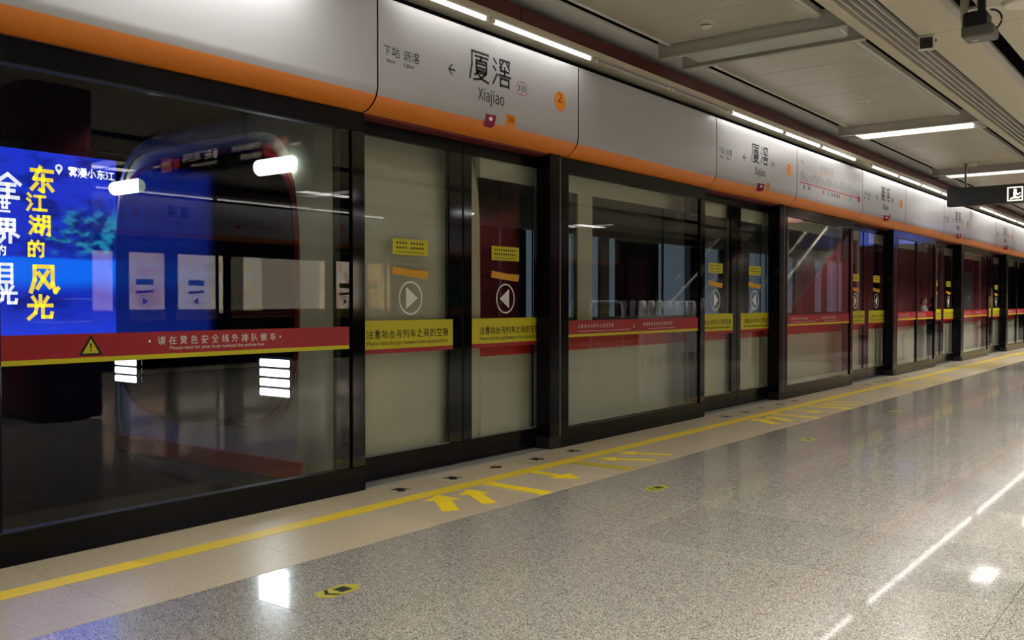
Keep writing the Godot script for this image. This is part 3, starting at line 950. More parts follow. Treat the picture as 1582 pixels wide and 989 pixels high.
# ---------------------------------------------------------------- track side
func build_track_side() -> void:
	# the blue landscape light box
	var im := Image.create(256, 384, false, Image.FORMAT_RGB8)
	var n := noise(FastNoiseLite.TYPE_SIMPLEX, 0.02, 4, 4)
	var n2 := noise(FastNoiseLite.TYPE_SIMPLEX, 0.022, 8, 5)
	for y in 384:
		for x in 256:
			var v := float(y) / 384.0
			var u := float(x) / 256.0
			var c := Color(0.10, 0.20, 0.78).lerp(Color(0.06, 0.16, 0.66), v)
			c = c.lerp(Color(0.03, 0.10, 0.45), clampf(n.get_noise_2d(x, y) * 1.2 + 0.1, 0, 1))
			var grove: float = smoothstep(0.25, 0.34, v) * (1.0 - smoothstep(0.50, 0.56, v)) * smoothstep(0.76, 0.86, u + n.get_noise_2d(x * 2, y * 2) * 0.14)
			var leafy: float = clampf(n2.get_noise_2d(x * 2.2, y * 1.7) * 1.5 + 0.42, 0, 1)
			c = c.lerp(Color(0.13, 0.52, 0.62).lerp(Color(0.02, 0.12, 0.40), 1.0 - leafy), grove * 0.9)
			var lake: float = smoothstep(0.545, 0.57, v) * (1.0 - smoothstep(0.66, 0.76, v))
			c = c.lerp(Color(0.02, 0.42, 0.95), lake * 0.9)
			c = c.lerp(Color(0.12, 0.22, 0.80), smoothstep(0.78, 0.95, v))
			im.set_pixel(x, y, c)
	var ad := thing("blue_advert", "glowing blue lake advert with yellow and white brush lettering on the tunnel wall", "light box", Vector3(-8.47, 0, 0))
	var z0 := -2.2
	var z1 := -4.70
	part("case", boxed(Vector3(-0.02, 0.80, z1 - 0.06), Vector3(0.08, 2.62, z0 + 0.06), 0.006), M.ad_frame, ad)
	part("screen_print", print_quad(Vector3(0.082, 0.86, z0), Vector3(0, 0, z1 - z0), Vector3(0, 1.69, 0)), lit_print("blue_print", im, 0.62), ad)
	var st := begin()
	var x := 0.084
	var ys := [2.36, 2.14, 1.94, 1.72, 1.48, 1.22]
	var sz := [0.23, 0.17, 0.18, 0.15, 0.25, 0.22]
	for i in 6:
		glyphs(st, "东江湖的风光"[i], Vector3(x, ys[i] - sz[i] * 0.75, -3.87 + (0.0 if i % 2 == 0 else 0.02) - 0.02), R, U, sz[i], 0.15)
	part("yellow_lettering", st, glow("ad_yellow", Color(1.0, 0.88, 0.12), 0.5), ad)
	st = begin()
	var wy := [2.27, 2.08, 1.88, 1.68, 1.50, 1.32]
	var ws := [0.22, 0.13, 0.20, 0.09, 0.17, 0.18]
	for i in 6:
		glyphs(st, "全世界的目光"[i], Vector3(x, wy[i] - ws[i] * 0.75, -3.60), R, U, ws[i], 0.15)
	glyphs(st, "雾漫小东江", Vector3(x, 2.36, -4.24), R, U, 0.085, 0.14, 0.05)
	ring(st, Vector3(x, 2.422, -4.155), R, U, 0.016, 0.034, 20)
	slab(st, PackedVector2Array([Vector2(-0.03, -0.018), Vector2(0.03, -0.018), Vector2(0, -0.065)]), Vector3(x, 2.422, -4.155), R, U, 0.0005)
	part("white_lettering", st, glow("ad_white", Color(0.95, 0.97, 1.0), 0.5), ad)
	lamp(Vector3(-8.38, 1.7, (z0 + z1) / 2), Vector2(2.4, 1.6), 0.7, Color(0.2, 0.35, 1.0), Vector3.RIGHT, "blue_advert")
	# pale light boxes further along, seen through the train's windows
	var pale := Image.create(8, 64, false, Image.FORMAT_RGB8)
	for y in 64:
		var c := Color(0.86, 0.95, 0.97).lerp(Color(0.50, 0.58, 0.63), smoothstep(0.03, 0.16, y / 64.0))
		pale.fill_rect(Rect2i(0, y, 8, 1), c)
	var pm := lit_print("pale_print", pale, 0.42)
	for i in 5:
		var a := -11.2 - 4.1 * i
		var b := a - (2.55 if i < 3 else 2.4)
		var p := thing("pale_advert", "pale blue light box on the tunnel wall seen through the train, %s from the front" % ["first", "second", "third", "fourth", "fifth"][i], "light box", Vector3(-8.47, 0, 0), 0, "pale light boxes behind the train")
		part("case", boxed(Vector3(-0.02, 0.80, b - 0.06), Vector3(0.08, 2.72, a + 0.06), 0.006), M.ad_frame, p)
		part("screen_print", print_quad(Vector3(0.082, 0.86, a), Vector3(0, 0, b - a), Vector3(0, 1.80, 0)), pm, p)
	# the opposite tunnel wall: five posters seen mirrored in the glass
	var zs := [[-9.2, -12.15], [-12.4, -14.9], [-16.8, -18.65], [-18.85, -20.1], [-21.0, -23.6]]
	var cols := [[Color(0.93, 0.80, 0.68), Color(0.85, 0.45, 0.40)], [Color(0.92, 0.90, 0.84), Color(0.93, 0.82, 0.60)], [Color(0.88, 0.86, 0.80), Color(0.80, 0.40, 0.25)], [Color(0.95, 0.80, 0.45), Color(0.90, 0.45, 0.30)], [Color(0.06, 0.16, 0.12), Color(0.10, 0.30, 0.18)]]
	var names := ["peach poster with a pink figure shape", "cream poster with dark lettering", "cream poster with brown blocks", "orange and yellow poster", "dark green poster with white lines"]
	for i in 5:
		var a: float = zs[i][0]
		var b: float = zs[i][1]
		var pic := Image.create(96, 64, false, Image.FORMAT_RGB8)
		var nn := noise(FastNoiseLite.TYPE_SIMPLEX, 0.04, 20 + i, 2)
		for py in 64:
			for px in 96:
				pic.set_pixel(px, py, (cols[i][0] as Color).lerp(cols[i][1], clampf(nn.get_noise_2d(px, py) * 2.0 - 0.1 + 0.4 * smoothstep(30.0, 64.0, py) * (1.0 if i != 1 else 0.3), 0, 1)))
		var p := thing("poster_light_box", "%s lit on the opposite tunnel wall, seen mirrored" % names[i], "light box", Vector3(10.82, 0, 0), 0, "poster light boxes on the opposite tunnel wall")
		part("case", boxed(Vector3(-0.02, 0.86, b - 0.05), Vector3(0.06, 2.46, a + 0.05), 0.006), M.ad_frame, p)
		part("screen_print", print_quad(Vector3(-0.022, 0.96, b), Vector3(0, 0, a - b), Vector3(0, 1.40, 0)), lit_print("poster_print_%d" % i, pic, 1.1 if i < 4 else 0.6), p)
		if i == 1:
			var s := begin()
			glyphs(s, "朋友", Vector3(-0.026, 1.95, -13.7), Vector3(0, 0, 1), U, 0.24)
			glyphs(s, "的", Vector3(-0.026, 1.60, -13.5), Vector3(0, 0, 1), U, 0.24)
			slab(s, rect2(0, 1.2, 0.5, 1.23), Vector3(-0.024, 0, -14.4), Vector3(0, 0, 1), U, 0.001)
			slab(s, rect2(0, 1.2, 0.5, 1.23), Vector3(-0.024, 0, -13.3), Vector3(0, 0, 1), U, 0.001)
			part("lettering", s, M.ink, p)
	lamp(Vector3(10.78, 1.7, -14), Vector2(9.0, 1.3), 4.0, Color(1.0, 0.93, 0.82), Vector3.LEFT, "poster")

# ---------------------------------------------------------------- the train
func train_ring(sx: float, sy: float, z: float, n := 40) -> Array:
	# outline of the body in cross section, scaled about the middle of the front
	var pts := []
	var c := Vector2(-6.0, 1.15)
	for i in n:
		var a := TAU * i / n
		var ca := cos(a)
		var sa := sin(a)
		var e := 0.30
		var hx := 1.4
		var hy := 1.48 if sa > 0.0 else 1.4
		var p := Vector2(signf(ca) * pow(absf(ca), e) * hx, signf(sa) * pow(absf(sa), 0.42 if sa > 0 else 0.25) * hy)
		pts.append(Vector3(c.x + p.x * sx, c.y + p.y * sy, z))
	return pts

func skin(st: SurfaceTool, rings: Array) -> void:
	st.set_smooth_group(0)
	for i in rings.size() - 1:
		var n: int = rings[i].size()
		for k in n:
			var a: Vector3 = rings[i][k]
			var b: Vector3 = rings[i][(k + 1) % n]
			var c: Vector3 = rings[i + 1][(k + 1) % n]
			var d: Vector3 = rings[i + 1][k]
			for p in [a, b, c, a, c, d]: st.add_vertex(p)

func build_train() -> void:
	var t := thing("metro_train", "cream and red metro train with a black windscreen pulling in behind the screen doors", "train")
	var zf := -4.0
	var st := begin()
	skin(st, [train_ring(0.80, 0.84, zf), train_ring(0.86, 0.885, zf - 0.03), train_ring(0.92, 0.93, zf - 0.10), train_ring(0.965, 0.97, zf - 0.24), train_ring(0.99, 0.99, zf - 0.42), train_ring(1, 1, zf - 0.60), train_ring(1, 1, zf - 1.55)])
	st.index()
	st.generate_normals()
	part("cab_shell", st, M.train_white, t)
	# the black mask of the front, framed in red
	st = begin()
	var outer := train_ring(0.80, 0.84, zf)
	var o2 := PackedVector2Array()
	for p in outer: o2.append(Vector2(p.x, p.y))
	sweep_z(st, o2, zf - 0.05, zf - 0.02)
	part("front_wall", st, M.train_white, t)
	st = begin()
	var mask := PackedVector2Array()
	var rim := PackedVector2Array()
	for i in 40:
		var a := TAU * i / 40
		var ca := cos(a)
		var sa := sin(a)
		var v := Vector2(signf(ca) * pow(absf(ca), 0.45), signf(sa) * pow(absf(sa), 0.5))
		mask.append(Vector2(-6.0 + v.x * 1.10, 1.31 + v.y * 0.95))
		rim.append(Vector2(-6.0 + v.x * 1.135, 1.31 + v.y * 0.99))
	sweep_z(st, rim, zf - 0.03, zf + 0.012)
	part("mask_rim", st, M.mask_red, t)
	st = begin()
	sweep_z(st, mask, zf, zf + 0.026)
	part("windscreen", st, M.black_glass, t)
	st = begin()
	sweep_z(st, PackedVector2Array([Vector2(-7.1, 0.02), Vector2(-4.9, 0.02), Vector2(-4.86, 0.14), Vector2(-7.14, 0.14)]), zf - 0.02, zf + 0.02)
	part("front_stripe", st, M.train_red, t)
	for s in [-1.0, 1.0]:
		var x: float = -6.0 + s * 0.93
		var hl := part("headlight", boxed(Vector3(x - 0.17, 0.56, zf + 0.02), Vector3(x + 0.17, 0.84, zf + 0.045), 0.01), M.dark_plastic, t)
		for i in 4:
			part("light_bar", boxed(Vector3(x - 0.155, 0.575 + i * 0.066, zf + 0.04), Vector3(x + 0.155, 0.575 + i * 0.066 + 0.05, zf + 0.056), 0.008), M.headlight, hl)
		lamp(Vector3(x, 0.70, zf + 0.065), Vector2(0.31, 0.25), 0.12, Color(0.93, 0.98, 1.0), Vector3(0, 0, 1), "headlight")
		st = begin()
		tube(st, [Vector3(x - 0.17, 2.12, zf + 0.03), Vector3(x + 0.17, 2.12, zf + 0.03)], 0.055, 16)
		part("marker_light", st, M.headlight, t)
		lamp(Vector3(x, 2.12, zf + 0.09), Vector2(0.3, 0.09), 0.08, Color(0.93, 0.98, 1.0), Vector3(0, 0, 1), "marker_light")
	# the cars: sides with window openings, doors, roof, floor
	var za := zf - 1.55
	for car in 3:
		var zb := za - 18.6
		for s in [1.0, -1.0]:
			var x0: float = -6.0 + s * 1.4
			var x1: float = x0 - s * 0.05
			part("lower_side", boxed(Vector3(x0, -0.25, zb), Vector3(x1, 0.785, za), 0.0), M.train_white, t)
			part("red_stripe", boxed(Vector3(x0 + s * 0.002, 0.785, zb), Vector3(x1, 0.93, za), 0.0), M.train_red, t)
			part("waist", boxed(Vector3(x0, 0.93, zb), Vector3(x1, 1.0, za), 0.0), M.train_white, t)
			var cant := begin()
			sweep_z(cant, PackedVector2Array([Vector2(x0, 2.175), Vector2(x0, 2.40), Vector2(x0 - s * 0.10, 2.52), Vector2(x0 - s * 0.35, 2.60), Vector2(-6.0, 2.64), Vector2(-6.0, 2.60), Vector2(x0 - s * 0.35, 2.55), Vector2(x1, 2.38), Vector2(x1, 2.175)]), zb, za)
			part("cant_rail", cant, M.train_white, t)
			# windows and pillars
			var z := za
			var k := 0
			while z > zb + 0.5:
				var w: float = [1.36, 2.9][k % 2]
				var e: float = max(z - w, zb + 0.25)
				part("window", boxed(Vector3(x0 - s * 0.012, 1.0, e), Vector3(x0 - s * 0.02, 2.175, z - 0.0)), M.train_glass, t)
				part("pillar", boxed(Vector3(x0, 1.0, e - 0.24), Vector3(x1, 2.175, e), 0.0), M.train_white, t)
				if k % 2 == 0:
					part("door_seam", boxed(Vector3(x0 + s * 0.003, -0.2, (z + e) / 2 - 0.008), Vector3(x0 - s * 0.002, 2.175, (z + e) / 2 + 0.008)), M.rubber, t)
				z = e - 0.24
				k += 1
		part("car_floor", boxed(Vector3(-7.35, -0.15, zb), Vector3(-4.65, 0.0, za)), M.train_floor, t)
		part("car_end", boxed(Vector3(-7.38, -0.2, zb - 0.02), Vector3(-4.62, 2.5, zb + 0.02)), M.train_grey, t)
		for i in 5:
			var z := za - 2.0 - i * 3.5
			st = begin()
			tube(st, [Vector3(-6.0, 0.0, z), Vector3(-6.0, 2.5, z)], 0.018, 8)
			part("grab_pole", st, M.steel, t)
		for zz in [za - 3.0, zb + 3.0]:
			part("bogie", boxed(Vector3(-6.9, -1.72, zz - 1.3), Vector3(-5.1, -0.9, zz + 1.3), 0.05), M.train_grey, t)
		za = zb - 0.5

# ---------------------------------------------------------------- markings on the floor
func arrow2(tail: Vector2, tip: Vector2, shaft: float, head: float, hl: float) -> PackedVector2Array:
	var d := (tip - tail).normalized()
	var n := Vector2(-d.y, d.x)
	var m := tip - d * hl
	return PackedVector2Array([tail + n * shaft / 2, m + n * shaft / 2, m + n * head / 2, tip, m - n * head / 2, m - n * shaft / 2, tail - n * shaft / 2])

func mark(called: String, outline: PackedVector2Array, m: Material, label: String, category: String, group: String, high := 0.001) -> Node3D:
	var o := MeshInstance3D.new()
	var st := begin()
	var c := Vector2.ZERO
	for p in outline: c += p / outline.size()
	var l := PackedVector2Array()
	for p in outline: l.append(p - c)
	# x east, z as given: up axis of the outline is -z so that the slab's normal points up
	var f := PackedVector2Array()
	for p in l: f.append(Vector2(p.x, -p.y))
	slab(st, f, Vector3.ZERO, Vector3.RIGHT, Vector3.FORWARD, high)
	o.mesh = st.commit()
	o.material_override = m
	o.name = numbered(called)
	add_child(o)
	o.position = Vector3(c.x, 0.0004, c.y)
	tag(o, label, category, group)
	return o

func build_floor_marks() -> void:
	mark("yellow_line", PackedVector2Array([Vector2(-4.03, 0.2), Vector2(-4.03, -2.30), Vector2(-3.91, -2.36), Vector2(-3.91, 0.2)]), M.line_yellow, "bright new piece of the yellow waiting line at lower left", "floor line", "", 0.0012)
	mark("yellow_line", PackedVector2Array([Vector2(-4.03, -2.30), Vector2(-4.03, -70), Vector2(-3.91, -70), Vector2(-3.91, -2.36)]), M.worn_yellow, "long worn yellow waiting line running along the screen doors", "floor line", "", 0.0012)
	for k in 6:
		var dz := -PITCH * k
		var nth: String = ORD[k]
		var m: Material = M.line_yellow if k < 2 else M.worn_yellow
		var v := func(x: float, z: float) -> Vector2: return Vector2(x, z + dz)
		var g := "yellow boarding marks"
		mark("floor_arrow", arrow2(v.call(-3.547, -4.012), v.call(-3.905, -4.30), 0.105, 0.245, 0.17), m, "broad yellow boarding arrow, left of two, before the %s door pair" % nth, "floor arrow", g)
		mark("floor_arrow", arrow2(v.call(-3.495, -4.305), v.call(-3.872, -4.545), 0.095, 0.22, 0.16), m, "broad yellow boarding arrow, right of two, before the %s door pair" % nth, "floor arrow", g)
		mark("floor_bar", PackedVector2Array([v.call(-3.905, -4.735), v.call(-3.905, -4.835), v.call(-3.39, -4.81), v.call(-3.39, -4.70)]), m, "plain yellow divider bar left of the leaving arrow at the %s door pair" % nth, "floor bar", g)
		mark("floor_arrow", arrow2(v.call(-3.905, -5.297), v.call(-3.49, -5.29), 0.075, 0.24, 0.19), m, "yellow leaving arrow pointing away from the %s door pair" % nth, "floor arrow", g)
		mark("floor_bar", PackedVector2Array([v.call(-3.905, -5.75), v.call(-3.905, -5.86), v.call(-3.39, -5.885), v.call(-3.39, -5.775)]), M.olive_yellow if k == 0 else m, "%s divider bar right of the leaving arrow at the %s door pair" % ["dull olive" if k == 0 else "yellow", nth], "floor bar", g)
		mark("floor_arrow", arrow2(v.call(-3.465, -6.272), v.call(-3.857, -6.044), 0.065, 0.19, 0.16), m, "slim yellow boarding arrow, left of two, at the right end of the %s door pair" % nth, "floor arrow", g)
		mark("floor_arrow", arrow2(v.call(-3.48, -6.57), v.call(-3.90, -6.40), 0.065, 0.19, 0.16), m, "slim yellow boarding arrow, right of two, at the right end of the %s door pair" % nth, "floor arrow", g)
		var bz := [-4.28, -4.785, -5.29, -5.75, -6.25]
		for i in 5:
			var a := Vector2(-4.165, bz[i] + 0.045 * (1.0 if i < 2 else -1.0))
			var b := Vector2(-4.255, bz[i] - 0.03 * (1.0 if i < 2 else -1.0))
			var o := arrow2(v.call(a.x, a.y), v.call(b.x, b.y), 0.05, 0.145, 0.065)
			if i == 2: o = arrow2(v.call(-4.275, -5.29), v.call(-4.185, -5.29), 0.045, 0.14, 0.06)
			mark("black_arrow", o, M.arrow_black, "small black arrow on the beige strip, %s of five, before the %s door pair" % [["first", "second", "third", "fourth", "fifth"][i], nth], "floor arrow", "small black floor arrows")
	var where := ["beside the bright reflection at lower left", "level with the first door's right end", "in the middle distance"]
	for i in 4:
		var z := -2.62 - 2.72 * i
		var t := thing("floor_sticker", "yellow green chevron floor sticker %s" % (where + ["farthest along the platform"])[i], "floor sticker", Vector3(-2.93, 0.0005, z), 0.0, "chevron floor stickers")
		var st := begin()
		slab(st, PackedVector2Array([Vector2(-0.05, -0.10), Vector2(0.0, -0.125), Vector2(0.05, -0.10), Vector2(0.05, 0.06), Vector2(0.0, 0.10), Vector2(-0.05, 0.06)]), Vector3.ZERO, Vector3.RIGHT, Vector3.FORWARD, 0.0008)
		part("sheet", st, M.olive_sticker, t)
		st = begin()
		slab(st, PackedVector2Array([Vector2(-0.045, -0.055), Vector2(0, -0.085), Vector2(0.045, -0.055), Vector2(0.045, -0.035), Vector2(0, -0.065), Vector2(-0.045, -0.035)]), Vector3(0, 0.0009, 0), Vector3.RIGHT, Vector3.FORWARD, 0.0003)
		slab(st, rect2(-0.03, -0.02, 0.03, 0.04), Vector3(0, 0.0009, 0), Vector3.RIGHT, Vector3.FORWARD, 0.0003)
		part("print", st, M.ink, t)

# ---------------------------------------------------------------- things on the ceiling
func hanging_sign(called: String, label: String, x0: float, x1: float, y0: float, y1: float, z: float, deep := 0.16, roof := 3.505) -> Node3D:
	var t := thing(called, label, "hanging sign", Vector3((x0 + x1) / 2, 0, z))
	var h := (x1 - x0) / 2
	part("body", boxed(Vector3(-h, y0, -deep), Vector3(h, y1, 0), 0.012), M.sign_grey, t)
	for s in [-1.0, 1.0]:
		var st := begin()
		tube(st, [Vector3(s * (h - 0.27), y1 - 0.005, -deep / 2), Vector3(s * (h - 0.27), roof, -deep / 2)], 0.018, 10)
		part("rod", st, M.grey_case, t)
	return t

func build_ceiling_things() -> void:
	# lights in the cross beams
	var lit := [1, 0, 1, 1, 1, 1, 1, 1]
	for side in 2:
		for b in 8:
			var z := -7.70 - PITCH * (b - 1)
			if side == 1 and b > 4: continue
			var on: bool = lit[b] == 1 or side == 1
			var x := -3.23 if side == 0 else 2.4 + 3.23
			var nth: String = ORD[b]
			var t := thing("ceiling_light", "%s recessed ceiling light across the %s half, %s cross beam" % ["glowing" if on else "unlit", "near" if side == 0 else "opposite", nth], "ceiling light", Vector3(x, 3.4, z), 0, "cross beam ceiling lights")
			part("housing", boxed(Vector3(-0.69, 0.035, -0.19), Vector3(0.69, 0.11, 0.19), 0.004), M.ceiling_white, t)
			part("diffuser_lamp", boxed(Vector3(-0.675, (-0.006 if on else 0.02), -0.172), Vector3(0.675, 0.036, 0.172), 0.004), M.diffuser_lit if on else M.diffuser_off, t)
			if on: lamp(Vector3(x, 3.39, z), Vector2(1.33, 0.33), 0.6, Color(1.0, 0.985, 0.965), Vector3.DOWN, "ceiling_light")
	# smoke detector
	var sd := thing("smoke_detector", "round cream smoke detector on the ceiling strips before the unlit beam", "smoke detector", Vector3(-3.41, 3.5, -7.0))
	var st := begin()
	lathe(st, Vector3.ZERO, [Vector2(0.0, 0.0), Vector2(0.062, 0.0), Vector2(0.064, -0.022), Vector2(0.05, -0.026)], 32)
	part("base", st, M.plastic_white, sd)
	st = begin()
	lathe(st, Vector3.ZERO, [Vector2(0.046, -0.026), Vector2(0.046, -0.034), Vector2(0.044, -0.05), Vector2(0.03, -0.06), Vector2(0.0, -0.062)], 32)
	part("sensor_head", st, M.plastic_white, sd)
	st = begin()
	lathe(st, Vector3.ZERO, [Vector2(0.0465, -0.034), Vector2(0.0465, -0.040)], 32)
	part("vent_slot", st, M.dark_plastic, sd)
	for i in 2:
		var sp := thing("ceiling_speaker", "flat round speaker in the ceiling, %s" % ["in the bay before the first glowing beam light", "beside the hanging exit sign's rod"][i], "speaker", Vector3(-3.36, 3.5, [-10.86, -15.98][i]), 0, "flat round ceiling speakers")
		st = begin()
		lathe(st, Vector3.ZERO, [Vector2(0.0, -0.006), Vector2(0.085, -0.006), Vector2(0.095, -0.004), Vector2(0.10, 0.0)], 32)
		part("cover", st, M.ceiling_white, sp)
		st = begin()
		lathe(st, Vector3.ZERO, [Vector2(0.055, -0.0065), Vector2(0.06, -0.009), Vector2(0.065, -0.0065)], 32)
		part("inner_ring", st, M.grey_case, sp)
	var jb := thing("junction_box", "small beige junction box on the ceiling by the hanging sign's rod", "junction box", Vector3(-3.33, 3.5, -16.62))
	part("case", boxed(Vector3(-0.07, -0.06, -0.05), Vector3(0.07, 0, 0.05), 0.008), M.plastic_white, jb)
	part("lid", boxed(Vector3(-0.06, -0.066, -0.04), Vector3(0.06, -0.059, 0.04), 0.003), M.ceiling_beige, jb)
	# the dark hanging sign
	var hs := hanging_sign("exit_sign", "dark grey hanging sign with a white framed stair pictogram at right", -3.74, -1.3, 2.80, 3.105, -16.64)
	var o := Vector3(-2.84 + 2.52, 2.83, 0.002)
	var rr := Vector3(1, 0, 0)
	st = begin()
	for e in [rect2(0, 0, 0.225, 0.018), rect2(0, 0.207, 0.225, 0.225), rect2(0, 0.018, 0.018, 0.207), rect2(0.207, 0.018, 0.225, 0.207)]:
		slab(st, e, o, rr, U, 0.002)
	slab(st, disc(0.024, 16), o + Vector3(0.112, 0.168, 0), rr, U, 0.002)
	slab(st, PackedVector2Array([Vector2(0.085, 0.14), Vector2(0.13, 0.145), Vector2(0.15, 0.11), Vector2(0.185, 0.135), Vector2(0.19, 0.12), Vector2(0.15, 0.085), Vector2(0.128, 0.105), Vector2(0.12, 0.075), Vector2(0.165, 0.06), Vector2(0.19, 0.085), Vector2(0.2, 0.07), Vector2(0.165, 0.035), Vector2(0.10, 0.045), Vector2(0.05, 0.025), Vector2(0.035, 0.04), Vector2(0.09, 0.07)]), o, rr, U, 0.002)
	part("lit_pictogram", st, M.sign_lit, hs)
	# the square sensor under the flat panel and the camera on its bracket
	var sq := thing("square_fitting", "rounded square fitting with a black face under the beige ceiling panel", "sensor", Vector3(-1.985, 3.39, -8.10))
	sq.rotation.y = 0.25
	part("bezel", boxed(Vector3(-0.066, -0.125, -0.03), Vector3(0.066, -0.002, 0), 0.012), M.ceiling_white, sq)
	part("dark_face", boxed(Vector3(-0.048, -0.108, -0.002), Vector3(0.048, -0.019, 0.004), 0.004), M.black_glass, sq)
	part("screw_tab", boxed(Vector3(0.062, -0.06, -0.02), Vector3(0.08, -0.035, -0.008), 0.003), M.grey_case, sq)
	var cm := thing("ceiling_camera", "grey box camera hanging on a black bracket at upper right", "camera", Vector3(-1.44, 3.10, -7.38))
	part("housing", boxed(Vector3(-0.11, 0.0, -0.10), Vector3(0.10, 0.085, 0.10), 0.012), M.grey_case, cm)
	part("upper_housing", boxed(Vector3(-0.10, 0.085, -0.09), Vector3(0.055, 0.185, 0.09), 0.012), M.dark_plastic, cm)
	part("hanger", boxed(Vector3(-0.02, 0.185, -0.025), Vector3(0.03, 0.42, 0.025), 0.006), M.dark_plastic, cm)
	part("side_plate", boxed(Vector3(-0.12, 0.03, -0.06), Vector3(-0.108, 0.20, 0.06), 0.004), M.plastic_white, cm)
	part("badge", boxed(Vector3(-0.055, -0.003, -0.02), Vector3(-0.015, 0.004, 0.0), 0.001), M.plastic_white, cm)
	st = begin()
	var loop := []
	for i in 13:
		var a := PI * i / 12.0
		loop.append(Vector3(0.06 + 0.075 * sin(a), 0.125 + 0.075 * cos(a), 0.0))
	tube(st, loop, 0.007, 8)
	part("cable", st, M.dark_plastic, cm)
	var pb := thing("pipe_bracket", "white vertical bracket and pipe beside the ceiling camera", "bracket", Vector3(-1.60, 3.2, -7.62))
	part("upright", boxed(Vector3(-0.025, 0.12, -0.03), Vector3(0.03, 0.9, 0.03), 0.004), M.plastic_white, pb)
	st = begin()
	tube(st, [Vector3(0.03, 0.2, 0), Vector3(0.36, 0.2, -0.02)], 0.018, 10)
	part("pipe", st, M.plastic_white, pb)
	var dd := thing("ceiling_disc", "pale round ceiling disc at the upper right corner", "speaker", Vector3(-1.22, 3.39, -7.62))
	st = begin()
	lathe(st, Vector3.ZERO, [Vector2(0.0, -0.03), Vector2(0.11, -0.03), Vector2(0.125, -0.02), Vector2(0.13, 0.0)], 32)
	part("cover", st, M.plastic_white, dd)
	# direction signs over the middle of the platform: seen mirrored in the first glass panel
	var a1 := hanging_sign("direction_sign", "long dark direction sign over the platform with its arrow pointing to the near track", -0.85, 0.55, 2.79, 3.09, -6.6, 0.16, 3.386)
	st = begin()
	glyphs(st, "天河客运站方向", Vector3(0.02, 2.96, 0.002), rr, U, 0.07)
	glyphs(st, "机场北方向", Vector3(0.02, 2.85, 0.002), rr, U, 0.07)
	slab(st, arrow2(Vector2(-0.50, 2.94), Vector2(-0.67, 2.94), 0.025, 0.06, 0.03), Vector3(0, 0, 0.001), rr, U, 0.002)
	part("sign_lettering", st, M.sign_lit, a1)
	st = begin()
	slab(st, rect2(-0.46, 2.84, -0.20, 3.04), Vector3.ZERO, rr, U, 0.002)
	slab(st, rect2(-0.16, 2.86, -0.02, 3.0), Vector3.ZERO, rr, U, 0.002)
	part("sign_red", st, M.red_lit, a1)
	st = begin()
	latin(st, "3", Vector3(-0.44, 2.92, 0.004), rr, U, 0.09, 0.06)
	glyphs(st, "号线", Vector3(-0.36, 2.93, 0.004), rr, U, 0.065)
	latin(st, "Line 3", Vector3(-0.42, 2.86, 0.004), rr, U, 0.03, 0.15)
	part("sign_number", st, M.sign_lit, a1)
	var a2 := hanging_sign("direction_sign", "long dark direction sign over the platform with its arrow pointing to the opposite track", 0.65, 2.12, 2.79, 3.09, -6.6, 0.16, 3.446)
	st = begin()
	glyphs(st, "番禺广场方向", Vector3(-0.70, 2.93, 0.002), rr, U, 0.11)
	latin(st, "Panyu Square", Vector3(-0.66, 2.86, 0.002), rr, U, 0.04, 0.5)
	slab(st, arrow2(Vector2(0.53, 2.93), Vector2(0.69, 2.93), 0.025, 0.06, 0.03), Vector3(0, 0, 0.001), rr, U, 0.002)
	part("sign_lettering", st, M.sign_lit, a2)
	st = begin()
	slab(st, rect2(0.27, 2.84, 0.50, 3.02), Vector3.ZERO, rr, U, 0.002)
	slab(st, disc(0.075, 24), Vector3(0.17, 2.93, 0), rr, U, 0.002)
	part("sign_red", st, M.red_lit, a2)
	st = begin()
	latin(st, "3", Vector3(0.29, 2.91, 0.004), rr, U, 0.08, 0.05)
	glyphs(st, "号线", Vector3(0.36, 2.92, 0.004), rr, U, 0.055)
	part("sign_number", st, M.sign_lit, a2)
	var s3 := hanging_sign("direction_sign", "small dark hanging sign with a red line square before the stairs, seen mirrored", -2.05, -0.75, 2.80, 3.10, -18.4, 0.16, 3.386)
	st = begin()
	slab(st, rect2(-0.58, 2.83, -0.15, 3.07), Vector3.ZERO, rr, U, 0.002)
	part("sign_red", st, M.red_lit, s3)
	st = begin()
	latin(st, "3", Vector3(-0.54, 2.88, 0.004), rr, U, 0.13, 0.09)
	glyphs(st, "号线", Vector3(-0.42, 2.90, 0.004), rr, U, 0.10)
	part("sign_lettering", st, M.sign_lit, s3)
	for i in 2:
		var ps := hanging_sign("information_screen", "blue lit hanging information screen, %s, seen mirrored" % ["left of the pair", "right of the pair"][i], -2.94 + i * 0.68, -2.30 + i * 0.68, 2.60, 3.10, -24.0, 0.12, 3.386)
		part("screen", boxed(Vector3(-0.29, 2.65, 0.0), Vector3(0.29, 3.05, 0.004), 0.001), M.screen_blue, ps)
		lamp(Vector3(-2.62 + i * 0.68, 2.85, -23.99), Vector2(0.55, 0.36), 0.01, Color(0.3, 0.5, 1.0), Vector3(0, 0, 1), "screen")

